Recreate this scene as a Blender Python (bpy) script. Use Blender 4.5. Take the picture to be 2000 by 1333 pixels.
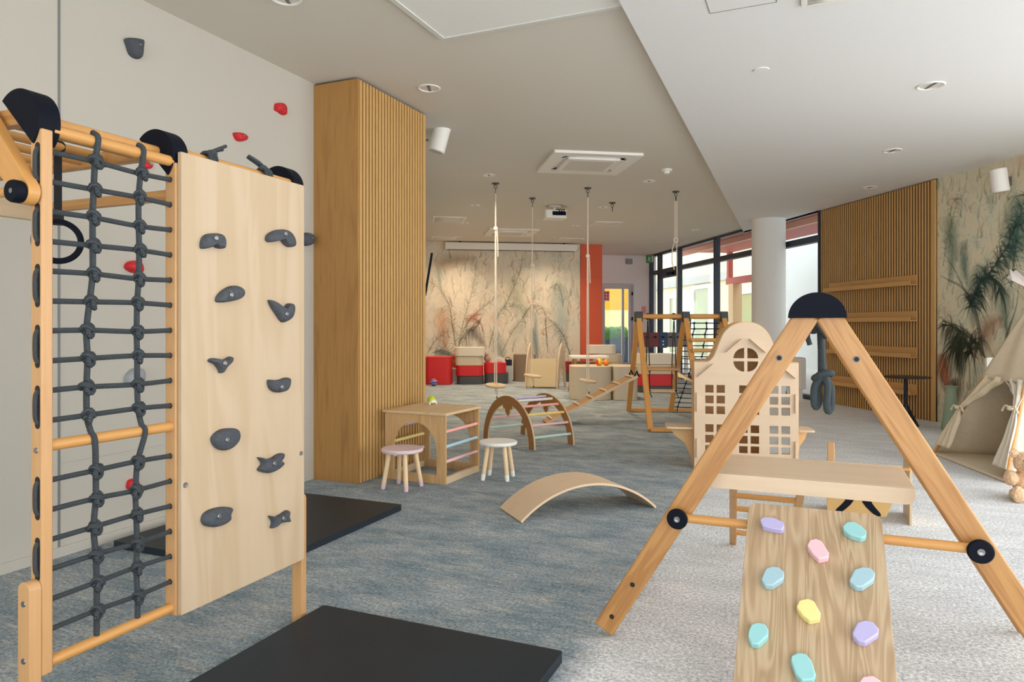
import bpy, bmesh, math, random
from math import sin, cos, pi, radians, sqrt, atan2
from mathutils import Vector as Vc, Matrix
from mathutils.geometry import tessellate_polygon

for o in list(bpy.data.objects):
    bpy.data.objects.remove(o)
scene = bpy.context.scene
COL = scene.collection
random.seed(7)

# ---------------------------------------------------------------- camera
F = 1366.0; CX = 1000.0; HY = 638.0; H = 1.15
cam_d = bpy.data.cameras.new('camera'); cam = bpy.data.objects.new('camera', cam_d); COL.objects.link(cam)
cam.location = (0, 0, H); cam.rotation_euler = (pi / 2, 0, 0)
cam_d.sensor_width = 36; cam_d.lens = F / 2000 * 36; cam_d.shift_y = -(666.5 - HY) / 2000
cam_d.clip_start = 0.05; cam_d.clip_end = 200
scene.camera = cam
# ---------------------------------------------------------------- light
w = bpy.data.worlds.new('sky'); scene.world = w; w.use_nodes = True
bg = w.node_tree.nodes['Background']; bg.inputs[0].default_value = (0.93, 0.97, 1.0, 1); bg.inputs[1].default_value = 3.2


def area(name, loc, target, sx, sy, power, col=(1, 1, 1)):
    d = bpy.data.lights.new(name, 'AREA'); d.shape = 'RECTANGLE'; d.size = sx; d.size_y = sy; d.energy = power; d.color = col
    o = bpy.data.objects.new(name, d); COL.objects.link(o); o.location = loc
    o.rotation_euler = (Vc(target) - Vc(loc)).to_track_quat('-Z', 'Y').to_euler()
    return o


area('window_daylight', (5.9, 1.5, 1.7), (0, 4.0, 0.9), 4.0, 2.2, 50, (1.0, 0.97, 0.93))
scene.view_settings.view_transform = 'Standard'; scene.view_settings.look = 'None'
scene.view_settings.exposure = 0.27; scene.view_settings.gamma = 1.0
scene.cycles.max_bounces = 10; scene.cycles.diffuse_bounces = 6; scene.cycles.transparent_max_bounces = 16
scene.cycles.use_denoising = True
scene.cycles.sample_clamp_indirect = 6

# ---------------------------------------------------------------- directions of the place
TH = radians(23.2)
U = Vc((sin(TH), cos(TH), 0)); V = Vc((cos(TH), -sin(TH), 0))          # along / across the left wall
R = Vc((-0.157, 1, 0)).normalized(); M = Vc((1, 0.157, 0)).normalized()  # along / across the window wall
ZC = 2.98; ZS = 2.93


def P(px, py, D): return Vc(((px - CX) / F * D, D, H + (HY - py) / F * D))
def FL(px, py, z=0.0):
    D = F * (H - z) / (py - HY); return Vc(((px - CX) / F * D, D, z))
def CE(px, py, z=ZC):
    D = F * (z - H) / (HY - py); return Vc(((px - CX) / F * D, D, z))
def hit(px, py, P0, n):
    d = Vc(((px - CX) / F, 1, (HY - py) / F)); o = Vc((0, 0, H)); P0 = Vc(P0)
    return o + d * ((P0 - o).dot(n) / d.dot(n))


# ---------------------------------------------------------------- materials
def lin(c):
    return tuple(((x / 255) / 12.92 if x / 255 <= 0.04045 else ((x / 255 + 0.055) / 1.055) ** 2.4) for x in c) + (1,)


MATS = {}
def newmat(name):
    m = bpy.data.materials.new(name); m.use_nodes = True
    nt = m.node_tree; b = nt.nodes['Principled BSDF']; return m, nt, b


def N(nt, t, **kw):
    n = nt.nodes.new(t)
    for k, v in kw.items():
        if k in n.inputs: n.inputs[k].default_value = v
        else: setattr(n, k, v)
    return n


def plain(name, rgb, rough=0.6, metal=0.0, noise=0.0, nscale=40, bump=0.0, bscale=200, spec=0.5, sheen=0):
    if name in MATS: return MATS[name]
    m, nt, b = newmat(name); b.inputs['Roughness'].default_value = rough; b.inputs['Metallic'].default_value = metal
    b.inputs['Specular IOR Level'].default_value = spec
    if sheen: b.inputs['Sheen Weight'].default_value = sheen
    c = lin(rgb); tc = N(nt, 'ShaderNodeTexCoord')
    nz = N(nt, 'ShaderNodeTexNoise', Scale=nscale, Detail=4.0); nt.links.new(tc.outputs['Object'], nz.inputs['Vector'])
    mx = N(nt, 'ShaderNodeMix', data_type='RGBA'); k = max(noise, 0.02)
    mx.inputs['A'].default_value = tuple(x * (1 - k) for x in c[:3]) + (1,)
    mx.inputs['B'].default_value = tuple(min(1, x * (1 + k)) for x in c[:3]) + (1,)
    nt.links.new(nz.outputs['Fac'], mx.inputs['Factor']); nt.links.new(mx.outputs['Result'], b.inputs['Base Color'])
    if bump:
        n2 = N(nt, 'ShaderNodeTexNoise', Scale=bscale, Detail=3.0); nt.links.new(tc.outputs['Object'], n2.inputs['Vector'])
        bp = N(nt, 'ShaderNodeBump', Strength=bump, Distance=0.01); nt.links.new(n2.outputs['Fac'], bp.inputs['Height'])
        nt.links.new(bp.outputs['Normal'], b.inputs['Normal'])
    MATS[name] = m; return m


def wood(name, light, dark, scale=1.0, rough=0.45, contrast=1.0, wave=0.35, rings=9.0):
    """grain runs along the object's local X"""
    if name in MATS: return MATS[name]
    m, nt, b = newmat(name); b.inputs['Roughness'].default_value = rough
    tc = N(nt, 'ShaderNodeTexCoord'); oi = N(nt, 'ShaderNodeObjectInfo')
    mp = N(nt, 'ShaderNodeMapping'); mp.inputs['Scale'].default_value = (1.2 * scale, 14 * scale, 14 * scale)
    ad = N(nt, 'ShaderNodeVectorMath', operation='ADD')
    rn = N(nt, 'ShaderNodeMath', operation='MULTIPLY'); rn.inputs[1].default_value = 7.0
    nt.links.new(oi.outputs['Random'], rn.inputs[0]); nt.links.new(tc.outputs['Object'], ad.inputs[0]); nt.links.new(rn.outputs[0], ad.inputs[1])
    nt.links.new(ad.outputs[0], mp.inputs['Vector'])
    wv = N(nt, 'ShaderNodeTexNoise', Scale=1.4, Detail=2.0, Distortion=1.2); nt.links.new(mp.outputs[0], wv.inputs['Vector'])
    mm = N(nt, 'ShaderNodeMath', operation='MULTIPLY'); mm.inputs[1].default_value = rings; nt.links.new(wv.outputs['Fac'], mm.inputs[0])
    sn = N(nt, 'ShaderNodeMath', operation='SINE'); nt.links.new(mm.outputs[0], sn.inputs[0])
    s2 = N(nt, 'ShaderNodeMath', operation='MULTIPLY_ADD'); s2.inputs[1].default_value = 0.5 * wave; s2.inputs[2].default_value = 0.35
    nt.links.new(sn.outputs[0], s2.inputs[0])
    mp2 = N(nt, 'ShaderNodeMapping'); mp2.inputs['Scale'].default_value = (4 * scale, 110 * scale, 110 * scale); nt.links.new(ad.outputs[0], mp2.inputs['Vector'])
    fn = N(nt, 'ShaderNodeTexNoise', Scale=1.0, Detail=5.0, Roughness=0.7); nt.links.new(mp2.outputs[0], fn.inputs['Vector'])
    a2 = N(nt, 'ShaderNodeMath', operation='MULTIPLY_ADD'); a2.inputs[1].default_value = 0.9; nt.links.new(fn.outputs['Fac'], a2.inputs[0]); nt.links.new(s2.outputs[0], a2.inputs[2])
    cr = N(nt, 'ShaderNodeMapRange'); cr.inputs['From Min'].default_value = 0.8 - 0.55 / contrast; cr.inputs['From Max'].default_value = 0.8 + 0.55 / contrast
    nt.links.new(a2.outputs[0], cr.inputs['Value'])
    mx = N(nt, 'ShaderNodeMix', data_type='RGBA'); mx.inputs['A'].default_value = lin(light); mx.inputs['B'].default_value = lin(dark)
    nt.links.new(cr.outputs['Result'], mx.inputs['Factor']); nt.links.new(mx.outputs['Result'], b.inputs['Base Color'])
    bp = N(nt, 'ShaderNodeBump', Strength=0.08, Distance=0.004); nt.links.new(fn.outputs['Fac'], bp.inputs['Height']); nt.links.new(bp.outputs['Normal'], b.inputs['Normal'])
    MATS[name] = m; return m


def rope_mat(name, c1, c2):
    if name in MATS: return MATS[name]
    m, nt, b = newmat(name); b.inputs['Roughness'].default_value = 0.75
    tc = N(nt, 'ShaderNodeTexCoord'); wv = N(nt, 'ShaderNodeTexWave', Scale=130.0, Distortion=0.0, bands_direction='DIAGONAL')
    nt.links.new(tc.outputs['Object'], wv.inputs['Vector'])
    mx = N(nt, 'ShaderNodeMix', data_type='RGBA'); mx.inputs['A'].default_value = lin(c1); mx.inputs['B'].default_value = lin(c2)
    nt.links.new(wv.outputs['Fac'], mx.inputs['Factor']); nt.links.new(mx.outputs['Result'], b.inputs['Base Color'])
    bp = N(nt, 'ShaderNodeBump', Strength=0.5, Distance=0.002); nt.links.new(wv.outputs['Fac'], bp.inputs['Height']); nt.links.new(bp.outputs['Normal'], b.inputs['Normal'])
    MATS[name] = m; return m


def carpet_mat():
    m, nt, b = newmat('carpet'); b.inputs['Roughness'].default_value = 0.95; b.inputs['Specular IOR Level'].default_value = 0.1
    L = nt.links.new
    tc = N(nt, 'ShaderNodeTexCoord')
    rot = N(nt, 'ShaderNodeMapping'); rot.inputs['Rotation'].default_value = (0, 0, TH); L(tc.outputs['Object'], rot.inputs['Vector'])
    # rotated frame: x across the room (V), y along the left wall (U)
    def noise(scale_xyz, detail=3.0, rough=0.6, dist=0.0):
        mp = N(nt, 'ShaderNodeMapping'); mp.inputs['Scale'].default_value = scale_xyz; L(rot.outputs[0], mp.inputs['Vector'])
        n = N(nt, 'ShaderNodeTexNoise', Scale=1.0, Detail=detail, Roughness=rough, Distortion=dist); L(mp.outputs[0], n.inputs['Vector']); return n.outputs['Fac']
    def rng(v, a, bb, c=0.0, d=1.0):
        r = N(nt, 'ShaderNodeMapRange'); r.inputs['From Min'].default_value = a; r.inputs['From Max'].default_value = bb
        r.inputs['To Min'].default_value = c; r.inputs['To Max'].default_value = d; L(v, r.inputs['Value']); return r.outputs['Result']
    def mixc(f, A, B):
        x = N(nt, 'ShaderNodeMix', data_type='RGBA')
        if isinstance(A, tuple): x.inputs['A'].default_value = A
        else: L(A, x.inputs['A'])
        if isinstance(B, tuple): x.inputs['B'].default_value = B
        else: L(B, x.inputs['B'])
        if isinstance(f, float): x.inputs['Factor'].default_value = f
        else: L(f, x.inputs['Factor'])
        return x.outputs['Result']
    patch = rng(noise((2.6, 5.0, 1), 5, 0.72), 0.36, 0.64)
    patch2 = rng(noise((5.0, 13.0, 1), 5, 0.75, 0.4), 0.50, 0.70)
    blue = mixc(patch, lin((130, 146, 154)), lin((184, 190, 191)))
    blue = mixc(rng(patch2, 0, 1, 0, 0.6), blue, lin((214, 204, 188)))
    streak = rng(noise((9, 70, 1), 4, 0.75), 0.36, 0.64)
    blue = mixc(rng(streak, 0, 1, 0.0, 0.5), blue, lin((104, 120, 132)))
    grey = mixc(rng(noise((2.5, 6, 1), 5, 0.7), 0.35, 0.65), lin((206, 208, 210)), lin((228, 229, 230)))
    # zone boundary along the left wall's direction
    p0 = Vc((0.18, 2.26, 0)); c0 = p0.dot(V)
    sx = N(nt, 'ShaderNodeSeparateXYZ'); L(rot.outputs[0], sx.inputs[0])
    ns = rng(noise((3.0, 8.0, 1), 4, 0.7), 0.0, 1.0, -0.16, 0.16)
    ad = N(nt, 'ShaderNodeMath', operation='ADD'); L(sx.outputs['X'], ad.inputs[0]); L(ns, ad.inputs[1])
    zone = rng(ad.outputs[0], c0 - 0.06, c0 + 0.06)
    col = mixc(zone, blue, grey)
    sp = noise((75, 75, 75), 4, 0.9)
    spk = rng(sp, 0.33, 0.67, 0.25, 1.7)
    mu = N(nt, 'ShaderNodeMix', data_type='RGBA', blend_type='MULTIPLY'); mu.inputs['Factor'].default_value = 0.85
    L(col, mu.inputs['A']); cc = N(nt, 'ShaderNodeCombineColor'); L(spk, cc.inputs[0]); L(spk, cc.inputs[1]); L(spk, cc.inputs[2]); L(cc.outputs[0], mu.inputs['B'])
    L(mu.outputs['Result'], b.inputs['Base Color'])
    bp = N(nt, 'ShaderNodeBump', Strength=0.6, Distance=0.006); L(sp, bp.inputs['Height']); L(bp.outputs['Normal'], b.inputs['Normal'])
    return m


def mural_mat(name, stops_a, stops_b, patch_col, patch_lo=0.6, sc=(0.9, 0.9, 0.7)):
    m, nt, b = newmat(name); b.inputs['Roughness'].default_value = 0.8; L = nt.links.new
    tc = N(nt, 'ShaderNodeTexCoord')
    mp = N(nt, 'ShaderNodeMapping'); mp.inputs['Scale'].default_value = sc; L(tc.outputs['Object'], mp.inputs['Vector'])
    def ramp(v, stops):
        r = N(nt, 'ShaderNodeValToRGB'); e = r.color_ramp.elements
        while len(e) < len(stops): e.new(0.5)
        for k, (p, c) in enumerate(stops): e[k].position = p; e[k].color = lin(c)
        L(v, r.inputs['Fac']); return r.outputs['Color']
    n1 = N(nt, 'ShaderNodeTexNoise', Scale=1.3, Detail=6.0, Roughness=0.62, Distortion=0.8); L(mp.outputs[0], n1.inputs['Vector'])
    mp2 = N(nt, 'ShaderNodeMapping'); mp2.inputs['Scale'].default_value = (6, 6, 1.3); mp2.inputs['Rotation'].default_value = (0, 0.35, 0); L(tc.outputs['Object'], mp2.inputs['Vector'])
    n2 = N(nt, 'ShaderNodeTexNoise', Scale=1.6, Detail=8.0, Roughness=0.7, Distortion=1.5); L(mp2.outputs[0], n2.inputs['Vector'])
    a = ramp(n1.outputs['Fac'], stops_a); c = ramp(n2.outputs['Fac'], stops_b)
    x = N(nt, 'ShaderNodeMix', data_type='RGBA'); x.inputs['Factor'].default_value = 0.45; L(a, x.inputs['A']); L(c, x.inputs['B'])
    n3 = N(nt, 'ShaderNodeTexNoise', Scale=1.1, Detail=5.0, Roughness=0.6); L(tc.outputs['Object'], n3.inputs['Vector'])
    r3 = N(nt, 'ShaderNodeMapRange'); r3.inputs['From Min'].default_value = patch_lo; r3.inputs['From Max'].default_value = patch_lo + 0.18; r3.inputs['To Max'].default_value = 0.6
    L(n3.outputs['Fac'], r3.inputs['Value'])
    y = N(nt, 'ShaderNodeMix', data_type='RGBA'); L(r3.outputs[0], y.inputs['Factor']); L(x.outputs['Result'], y.inputs['A']); y.inputs['B'].default_value = lin(patch_col)
    L(y.outputs['Result'], b.inputs['Base Color']); return m


def ink_mat():
    m, nt, b = newmat('mural_ink'); b.inputs['Roughness'].default_value = 0.85
    at = N(nt, 'ShaderNodeVertexColor', layer_name='ink'); nt.links.new(at.outputs['Color'], b.inputs['Base Color'])
    nt.links.new(at.outputs['Alpha'], b.inputs['Alpha']); return m


def glass_mat(name, tint=(235, 240, 240), refl=0.07):
    if name in MATS: return MATS[name]
    m, nt, b = newmat(name); nt.nodes.remove(b); L = nt.links.new
    t = N(nt, 'ShaderNodeBsdfTransparent', Color=lin(tint)); g = N(nt, 'ShaderNodeBsdfGlossy', Roughness=0.02)
    lw = N(nt, 'ShaderNodeLayerWeight', Blend=0.5); pw = N(nt, 'ShaderNodeMath', operation='POWER'); pw.inputs[1].default_value = 4.0
    ml = N(nt, 'ShaderNodeMath', operation='MULTIPLY_ADD'); ml.inputs[1].default_value = 0.35; ml.inputs[2].default_value = 0.03
    L(lw.outputs['Facing'], pw.inputs[0]); L(pw.outputs[0], ml.inputs[0]); mx = N(nt, 'ShaderNodeMixShader')
    L(ml.outputs[0], mx.inputs[0]); L(t.outputs[0], mx.inputs[1]); L(g.outputs[0], mx.inputs[2]); L(mx.outputs[0], nt.nodes['Material Output'].inputs['Surface'])
    MATS[name] = m; return m


# ---------------------------------------------------------------- mesh building
class MB:
    def __init__(s): s.v = []; s.f = []; s.m = []
    def add(s, vs, fs, m=0):
        o = len(s.v); s.v += [Vc(x) for x in vs]; s.f += [[i + o for i in f] for f in fs]; s.m += [m] * len(fs); return s
    def box(s, x0, x1, y0, y1, z0, z1, m=0):
        return s.add([(x0, y0, z0), (x1, y0, z0), (x1, y1, z0), (x0, y1, z0), (x0, y0, z1), (x1, y0, z1), (x1, y1, z1), (x0, y1, z1)],
                     [(3, 2, 1, 0), (4, 5, 6, 7), (0, 1, 5, 4), (1, 2, 6, 5), (2, 3, 7, 6), (3, 0, 4, 7)], m)
    def prism(s, loops, z0, z1, m=0):
        if not isinstance(loops[0][0], (tuple, list, Vc)): loops = [loops]
        pts = [p for l in loops for p in l]; n = len(pts)
        tris = tessellate_polygon([[Vc((p[0], p[1], 0)) for p in l] for l in loops])
        fs = [tuple(t) for t in tris] + [tuple(n + i for i in reversed(t)) for t in tris]
        o = 0
        for l in loops:
            k = len(l)
            fs += [(o + i, o + (i + 1) % k, n + o + (i + 1) % k, n + o + i) for i in range(k)]; o += k
        return s.add([(p[0], p[1], z0) for p in pts] + [(p[0], p[1], z1) for p in pts], fs, m)
    def tube(s, pts, r, seg=10, m=0, closed=False, cap=True):
        pts = [Vc(p) for p in pts]; n = len(pts)
        rr = r if isinstance(r, (list, tuple)) else [r] * n
        vs = []; fs = []; nrm = None
        for i, p in enumerate(pts):
            if closed: t = pts[(i + 1) % n] - pts[i - 1]
            else: t = pts[min(i + 1, n - 1)] - pts[max(i - 1, 0)]
            t.normalize()
            if nrm is None:
                nrm = t.orthogonal().normalized()
            else:
                nrm = (nrm - t * nrm.dot(t)); nrm = nrm.normalized() if nrm.length > 1e-6 else t.orthogonal().normalized()
            b = t.cross(nrm)
            for k in range(seg):
                a = 2 * pi * k / seg; vs.append(p + (nrm * cos(a) + b * sin(a)) * rr[i])
        for i in range(n if closed else n - 1):
            j = (i + 1) % n
            for k in range(seg):
                k2 = (k + 1) % seg; fs.append((i * seg + k, i * seg + k2, j * seg + k2, j * seg + k))
        if cap and not closed:
            fs.append(tuple(reversed(range(seg)))); fs.append(tuple((n - 1) * seg + k for k in range(seg)))
        return s.add(vs, fs, m)
    def lathe(s, prof, seg=28, m=0, c=(0, 0, 0)):
        c = Vc(c); vs = []; fs = []; n = len(prof)
        for (r, z) in prof:
            for k in range(seg):
                a = 2 * pi * k / seg; vs.append(c + Vc((r * cos(a), r * sin(a), z)))
        for i in range(n - 1):
            for k in range(seg):
                k2 = (k + 1) % seg; fs.append((i * seg + k, i * seg + k2, (i + 1) * seg + k2, (i + 1) * seg + k))
        ring = prof[0] == prof[-1]
        if prof[0][0] > 1e-5 and not ring: fs.append(tuple(reversed(range(seg))))
        if prof[-1][0] > 1e-5 and not ring: fs.append(tuple((n - 1) * seg + k for k in range(seg)))
        return s.add(vs, fs, m)
    def ell(s, c, r, seg=14, rings=9, m=0):
        c = Vc(c); r = Vc(r) if not isinstance(r, (int, float)) else Vc((r, r, r)); vs = [c + Vc((0, 0, -r.z))]; fs = []
        for i in range(1, rings):
            t = -pi / 2 + pi * i / rings
            for k in range(seg):
                a = 2 * pi * k / seg; vs.append(c + Vc((r.x * cos(t) * cos(a), r.y * cos(t) * sin(a), r.z * sin(t))))
        vs.append(c + Vc((0, 0, r.z))); top = len(vs) - 1
        for k in range(seg): fs.append((0, 1 + (k + 1) % seg, 1 + k))
        for i in range(rings - 2):
            for k in range(seg):
                k2 = (k + 1) % seg; fs.append((1 + i * seg + k, 1 + i * seg + k2, 1 + (i + 1) * seg + k2, 1 + (i + 1) * seg + k))
        b = 1 + (rings - 2) * seg
        for k in range(seg): fs.append((b + k, b + (k + 1) % seg, top))
        return s.add(vs, fs, m)
    def xf(s, Mx): s.v = [Mx @ v for v in s.v]; return s
    def merge(s, o, Mx=None):
        return s.add([Mx @ v for v in o.v] if Mx else o.v, o.f, 0)


def FR(o, ex, ey=None, ez=None):
    """matrix with local x along ex; y towards ey (or z towards ez)"""
    ex = Vc(ex).normalized()
    if ey is not None:
        ey = Vc(ey); ey = (ey - ex * ey.dot(ex)).normalized(); ez = ex.cross(ey)
    else:
        ez = Vc(ez if ez is not None else ((0, 0, 1) if abs(ex.z) < 0.9 else (0, 1, 0))); ez = (ez - ex * ez.dot(ex)).normalized(); ey = ez.cross(ex)
    m = Matrix((ex, ey, ez)).transposed().to_4x4(); m.translation = Vc(o); return m


def obj(name, mb, mats, parent=None, frame=None, bevel=0.0, seg=2, ang=35, sub=0, fix=True):
    me = bpy.data.meshes.new(name); me.from_pydata([tuple(v) for v in mb.v], [], mb.f)
    if not isinstance(mats, (list, tuple)): mats = [mats]
    for mt in mats: me.materials.append(mt)
    if len(mats) > 1: me.polygons.foreach_set('material_index', mb.m)
    if fix:
        bm = bmesh.new(); bm.from_mesh(me); bmesh.ops.recalc_face_normals(bm, faces=bm.faces[:]); bm.to_mesh(me); bm.free()
    me.polygons.foreach_set('use_smooth', [True] * len(me.polygons)); me.set_sharp_from_angle(angle=radians(ang)); me.update()
    o = bpy.data.objects.new(name, me); COL.objects.link(o)
    if parent: o.parent = parent
    if frame: o.matrix_local = frame
    if sub:
        md = o.modifiers.new('sub', 'SUBSURF'); md.levels = sub; md.render_levels = sub
    if bevel:
        md = o.modifiers.new('bevel', 'BEVEL'); md.width = bevel; md.segments = seg; md.limit_method = 'ANGLE'; md.angle_limit = radians(40)
    return o


def tag(o, label, cat, group=None, kind=None):
    o['label'] = label; o['category'] = cat
    if group: o['group'] = group
    if kind: o['kind'] = kind
    return o


def thing(name, label, cat, loc=(0, 0, 0), rz=0.0, group=None, frame=None):
    o = bpy.data.objects.new(name, None); COL.objects.link(o); o.empty_display_size = 0.1
    if frame is not None: o.matrix_local = frame
    else: o.location = loc; o.rotation_euler = (0, 0, rz)
    return tag(o, label, cat, group)


def struct(name, mb, mat, frame=None, bevel=0, parent=None):
    o = obj(name, mb, mat, parent, frame, bevel)
    if parent is None: o['kind'] = 'structure'
    return o


FRM = {}
def bar(name, par, p0, p1, wd, ht, wdir, mat, bevel=0.003, r_end=0, label=None):
    """rectangular bar from p0 to p1, wd wide along wdir, ht thick; r_end rounds the ends in the wide plane"""
    p0 = Vc(p0); p1 = Vc(p1); L = (p1 - p0).length; fr = FR(p0, p1 - p0, ey=wdir); mb = MB()
    if r_end:
        k = wd / 2; lp = [(L - k + k * cos(a), k * sin(a)) for a in [(-pi / 2 + pi * i / 12) for i in range(13)]]
        if r_end == 2: lp += [(k - k * cos(a), -k * sin(a)) for a in [(-pi / 2 + pi * i / 12) for i in range(13)]]
        else: lp += [(0, k), (0, -k)]
        mb.prism(lp, -ht / 2, ht / 2)
    else: mb.box(0, L, -wd / 2, wd / 2, -ht / 2, ht / 2)
    o = obj(name, mb, mat, par, fr, bevel); FRM[o.name] = fr.to_3x3()
    if label: o['label'] = label
    return o


def rod(name, par, p0, p1, r, mat, seg=14, label=None):
    p0 = Vc(p0); p1 = Vc(p1); L = (p1 - p0).length; c = min(r * 0.25, L * 0.2)
    mb = MB().tube([(0, 0, 0), (c, 0, 0), (L - c, 0, 0), (L, 0, 0)], [r - c, r, r, r - c], seg)
    o = obj(name, mb, mat, par, FR(p0, p1 - p0))
    if label: o['label'] = label
    return o


def smooth_loop(pts, n=40):
    k = len(pts); out = []
    for i in range(n):
        t = i * k / n; j = int(t); f = t - j
        p0, p1, p2, p3 = [Vc((*pts[(j + d) % k], 0)) for d in (-1, 0, 1, 2)]
        q = 0.5 * ((2 * p1) + (p2 - p0) * f + (2 * p0 - 5 * p1 + 4 * p2 - p3) * f * f + (3 * p1 - p0 - 3 * p2 + p3) * f ** 3)
        out.append((q.x, q.y))
    return out


def smooth_path(pts, n=8):
    pts = [Vc(p) for p in pts]; out = []
    for j in range(len(pts) - 1):
        p0 = pts[max(j - 1, 0)]; p1 = pts[j]; p2 = pts[j + 1]; p3 = pts[min(j + 2, len(pts) - 1)]
        for i in range(n):
            f = i / n
            out.append(0.5 * ((2 * p1) + (p2 - p0) * f + (2 * p0 - 5 * p1 + 4 * p2 - p3) * f * f + (3 * p1 - p0 - 3 * p2 + p3) * f ** 3))
    out.append(pts[-1]); return out


def dome(loop, h, rings=((1, 0), (1.0, 0.35), (0.93, 0.68), (0.78, 0.9), (0.5, 1.0), (0.2, 1.02))):
    cx = sum(p[0] for p in loop) / len(loop); cy = sum(p[1] for p in loop) / len(loop); n = len(loop); vs = []; fs = []
    for s_, z in rings: vs += [(cx + (p[0] - cx) * s_, cy + (p[1] - cy) * s_, z * h) for p in loop]
    for i in range(len(rings) - 1):
        for k in range(n): fs.append((i * n + k, i * n + (k + 1) % n, (i + 1) * n + (k + 1) % n, (i + 1) * n + k))
    fs.append(tuple(reversed(range(n)))); fs.append(tuple((len(rings) - 1) * n + k for k in range(n)))
    return MB().add(vs, fs)


def rrect(x0, x1, y0, y1, r, n=6):
    out = []
    for cx, cy, a0 in ((x1 - r, y0 + r, -pi / 2), (x1 - r, y1 - r, 0), (x0 + r, y1 - r, pi / 2), (x0 + r, y0 + r, pi)):
        out += [(cx + r * cos(a0 + pi / 2 * i / n), cy + r * sin(a0 + pi / 2 * i / n)) for i in range(n + 1)]
    return out


def arc(cx, cy, r, a0, a1, n=16, ry=None):
    ry = ry or r
    return [(cx + r * cos(a0 + (a1 - a0) * i / n), cy + ry * sin(a0 + (a1 - a0) * i / n)) for i in range(n + 1)]


# ---------------------------------------------------------------- palette
m_wall = plain('wall_paint', (188, 182, 170), 0.75, bump=0.02)
m_ceil = plain('ceiling_paint_dim', (216, 209, 196), 0.85)  # same white as the soffit, its dimmer light put into the colour
m_soff = plain('soffit_paint_lit', (230, 229, 227), 0.85)  # one white with the ceiling, painted brighter for the window light on it
m_white = plain('white_plastic', (232, 228, 220), 0.45)
m_ply = wood('birch_ply', (216, 192, 158), (196, 168, 130), 0.8, 0.5, 0.8, 0.5)
m_beech = wood('oiled_beech', (198, 148, 90), (164, 112, 60), 1.0, 0.4, 1.0, 0.6, 20.0)
m_beechl = wood('light_beech', (208, 163, 112), (182, 132, 82), 1.0, 0.4, 0.8)
m_dowel = wood('dowel_wood', (214, 160, 92), (188, 128, 64), 1.0, 0.4, 0.7)
m_oak = wood('oak_veneer', (178, 132, 72), (140, 96, 44), 0.8, 0.5, 1.0, 0.6)
m_slat = wood('oak_slat', (214, 172, 110), (186, 140, 80), 1.0, 0.5, 0.9)
m_slatback = plain('slat_backing', (46, 30, 16), 0.85)
m_ash = wood('ash_board', (198, 173, 141), (166, 137, 103), 0.8, 0.55, 1.0, 0.75, 40.0)
m_black = plain('black_plastic', (13, 17, 28), 0.6, spec=0.12)
m_rope = rope_mat('dark_rope', (30, 36, 40), (72, 78, 82))
m_steel = plain('steel', (150, 150, 150), 0.3, 0.9)
m_hold = plain('grey_resin', (74, 78, 84), 0.8, noise=0.35, nscale=120, bump=0.6, bscale=160)
m_redhold = plain('red_resin', (200, 26, 34), 0.55, bump=0.3, bscale=150)
m_mat = plain('black_vinyl', (30, 40, 48), 0.5, noise=0.25, nscale=5, bump=0.05, bscale=60, spec=0.35)

# ================================================================= SETTING
carpet = carpet_mat()
fl = MB().add([(-9, -4, 0), (9, -4, 0), (9, 19.5, 0), (-9, 19.5, 0), (-9, -4, -0.1), (9, -4, -0.1), (9, 19.5, -0.1), (-9, 19.5, -0.1)],
              [(0, 1, 2, 3), (7, 6, 5, 4), (0, 4, 5, 1), (1, 5, 6, 2), (2, 6, 7, 3), (3, 7, 4, 0)])
# keep the carpet inside the window wall
Q0 = Vc((5.116, 8.45, 0))
def rw(D, z=0.0, off=0.0):   # point on the window wall line at depth D
    p = Q0 + R * ((D - Q0.y) / R.y) + M * off; p.z = z; return p
a_, b_ = rw(-4, 0, 0.1), rw(19.5, 0, 0.1)
fl = MB().prism([(-9, -4), (a_.x, a_.y), (b_.x, b_.y), (-9, 19.5)], -0.1, 0)
struct('floor', fl, carpet)

W0 = Vc((-1.493, 5.27, 0))
def wl(s, b=0.0, z=0.0):
    p = W0 + U * s + V * b; p.z = z; return p
# left wall (frame: x along the wall, z normal into the room)
frL = FR(wl(0), U, ey=(0, 0, 1))     # x=U, y=up, z = U x up = V side
wlft = struct('wall_left', MB().box(-9.5, 0.9, 0, ZC, -0.15, 0), m_wall, frL)
def wallpt(px, py):
    p = hit(px, py, W0, V); d = p - W0; return d.dot(U), p.z
sx_ = wallpt(115, 600)[0]
struct('trim_1', MB().box(sx_ - 0.006, sx_ + 0.006, 0, ZC, 0.0005, 0.003), plain('joint_grey', (120, 120, 116), 0.5), frL)
jf = plain('joint_faint', (176, 173, 164), 0.7)
struct('trim_2', MB().box(sx_ + 0.006, 0.0, wallpt(600, 818)[1] - 0.002, wallpt(600, 818)[1] + 0.002, 0.0003, 0.002), jf, frL)
struct('trim_3', MB().box(sx_ + 0.006, 0.0, wallpt(600, 490)[1] - 0.002, wallpt(600, 490)[1] + 0.002, 0.0003, 0.002), jf, frL)
struct('baseboard_left', MB().box(-9.5, -1.2, 0, 0.05, 0.0005, 0.008), m_wall, frL)

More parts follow.
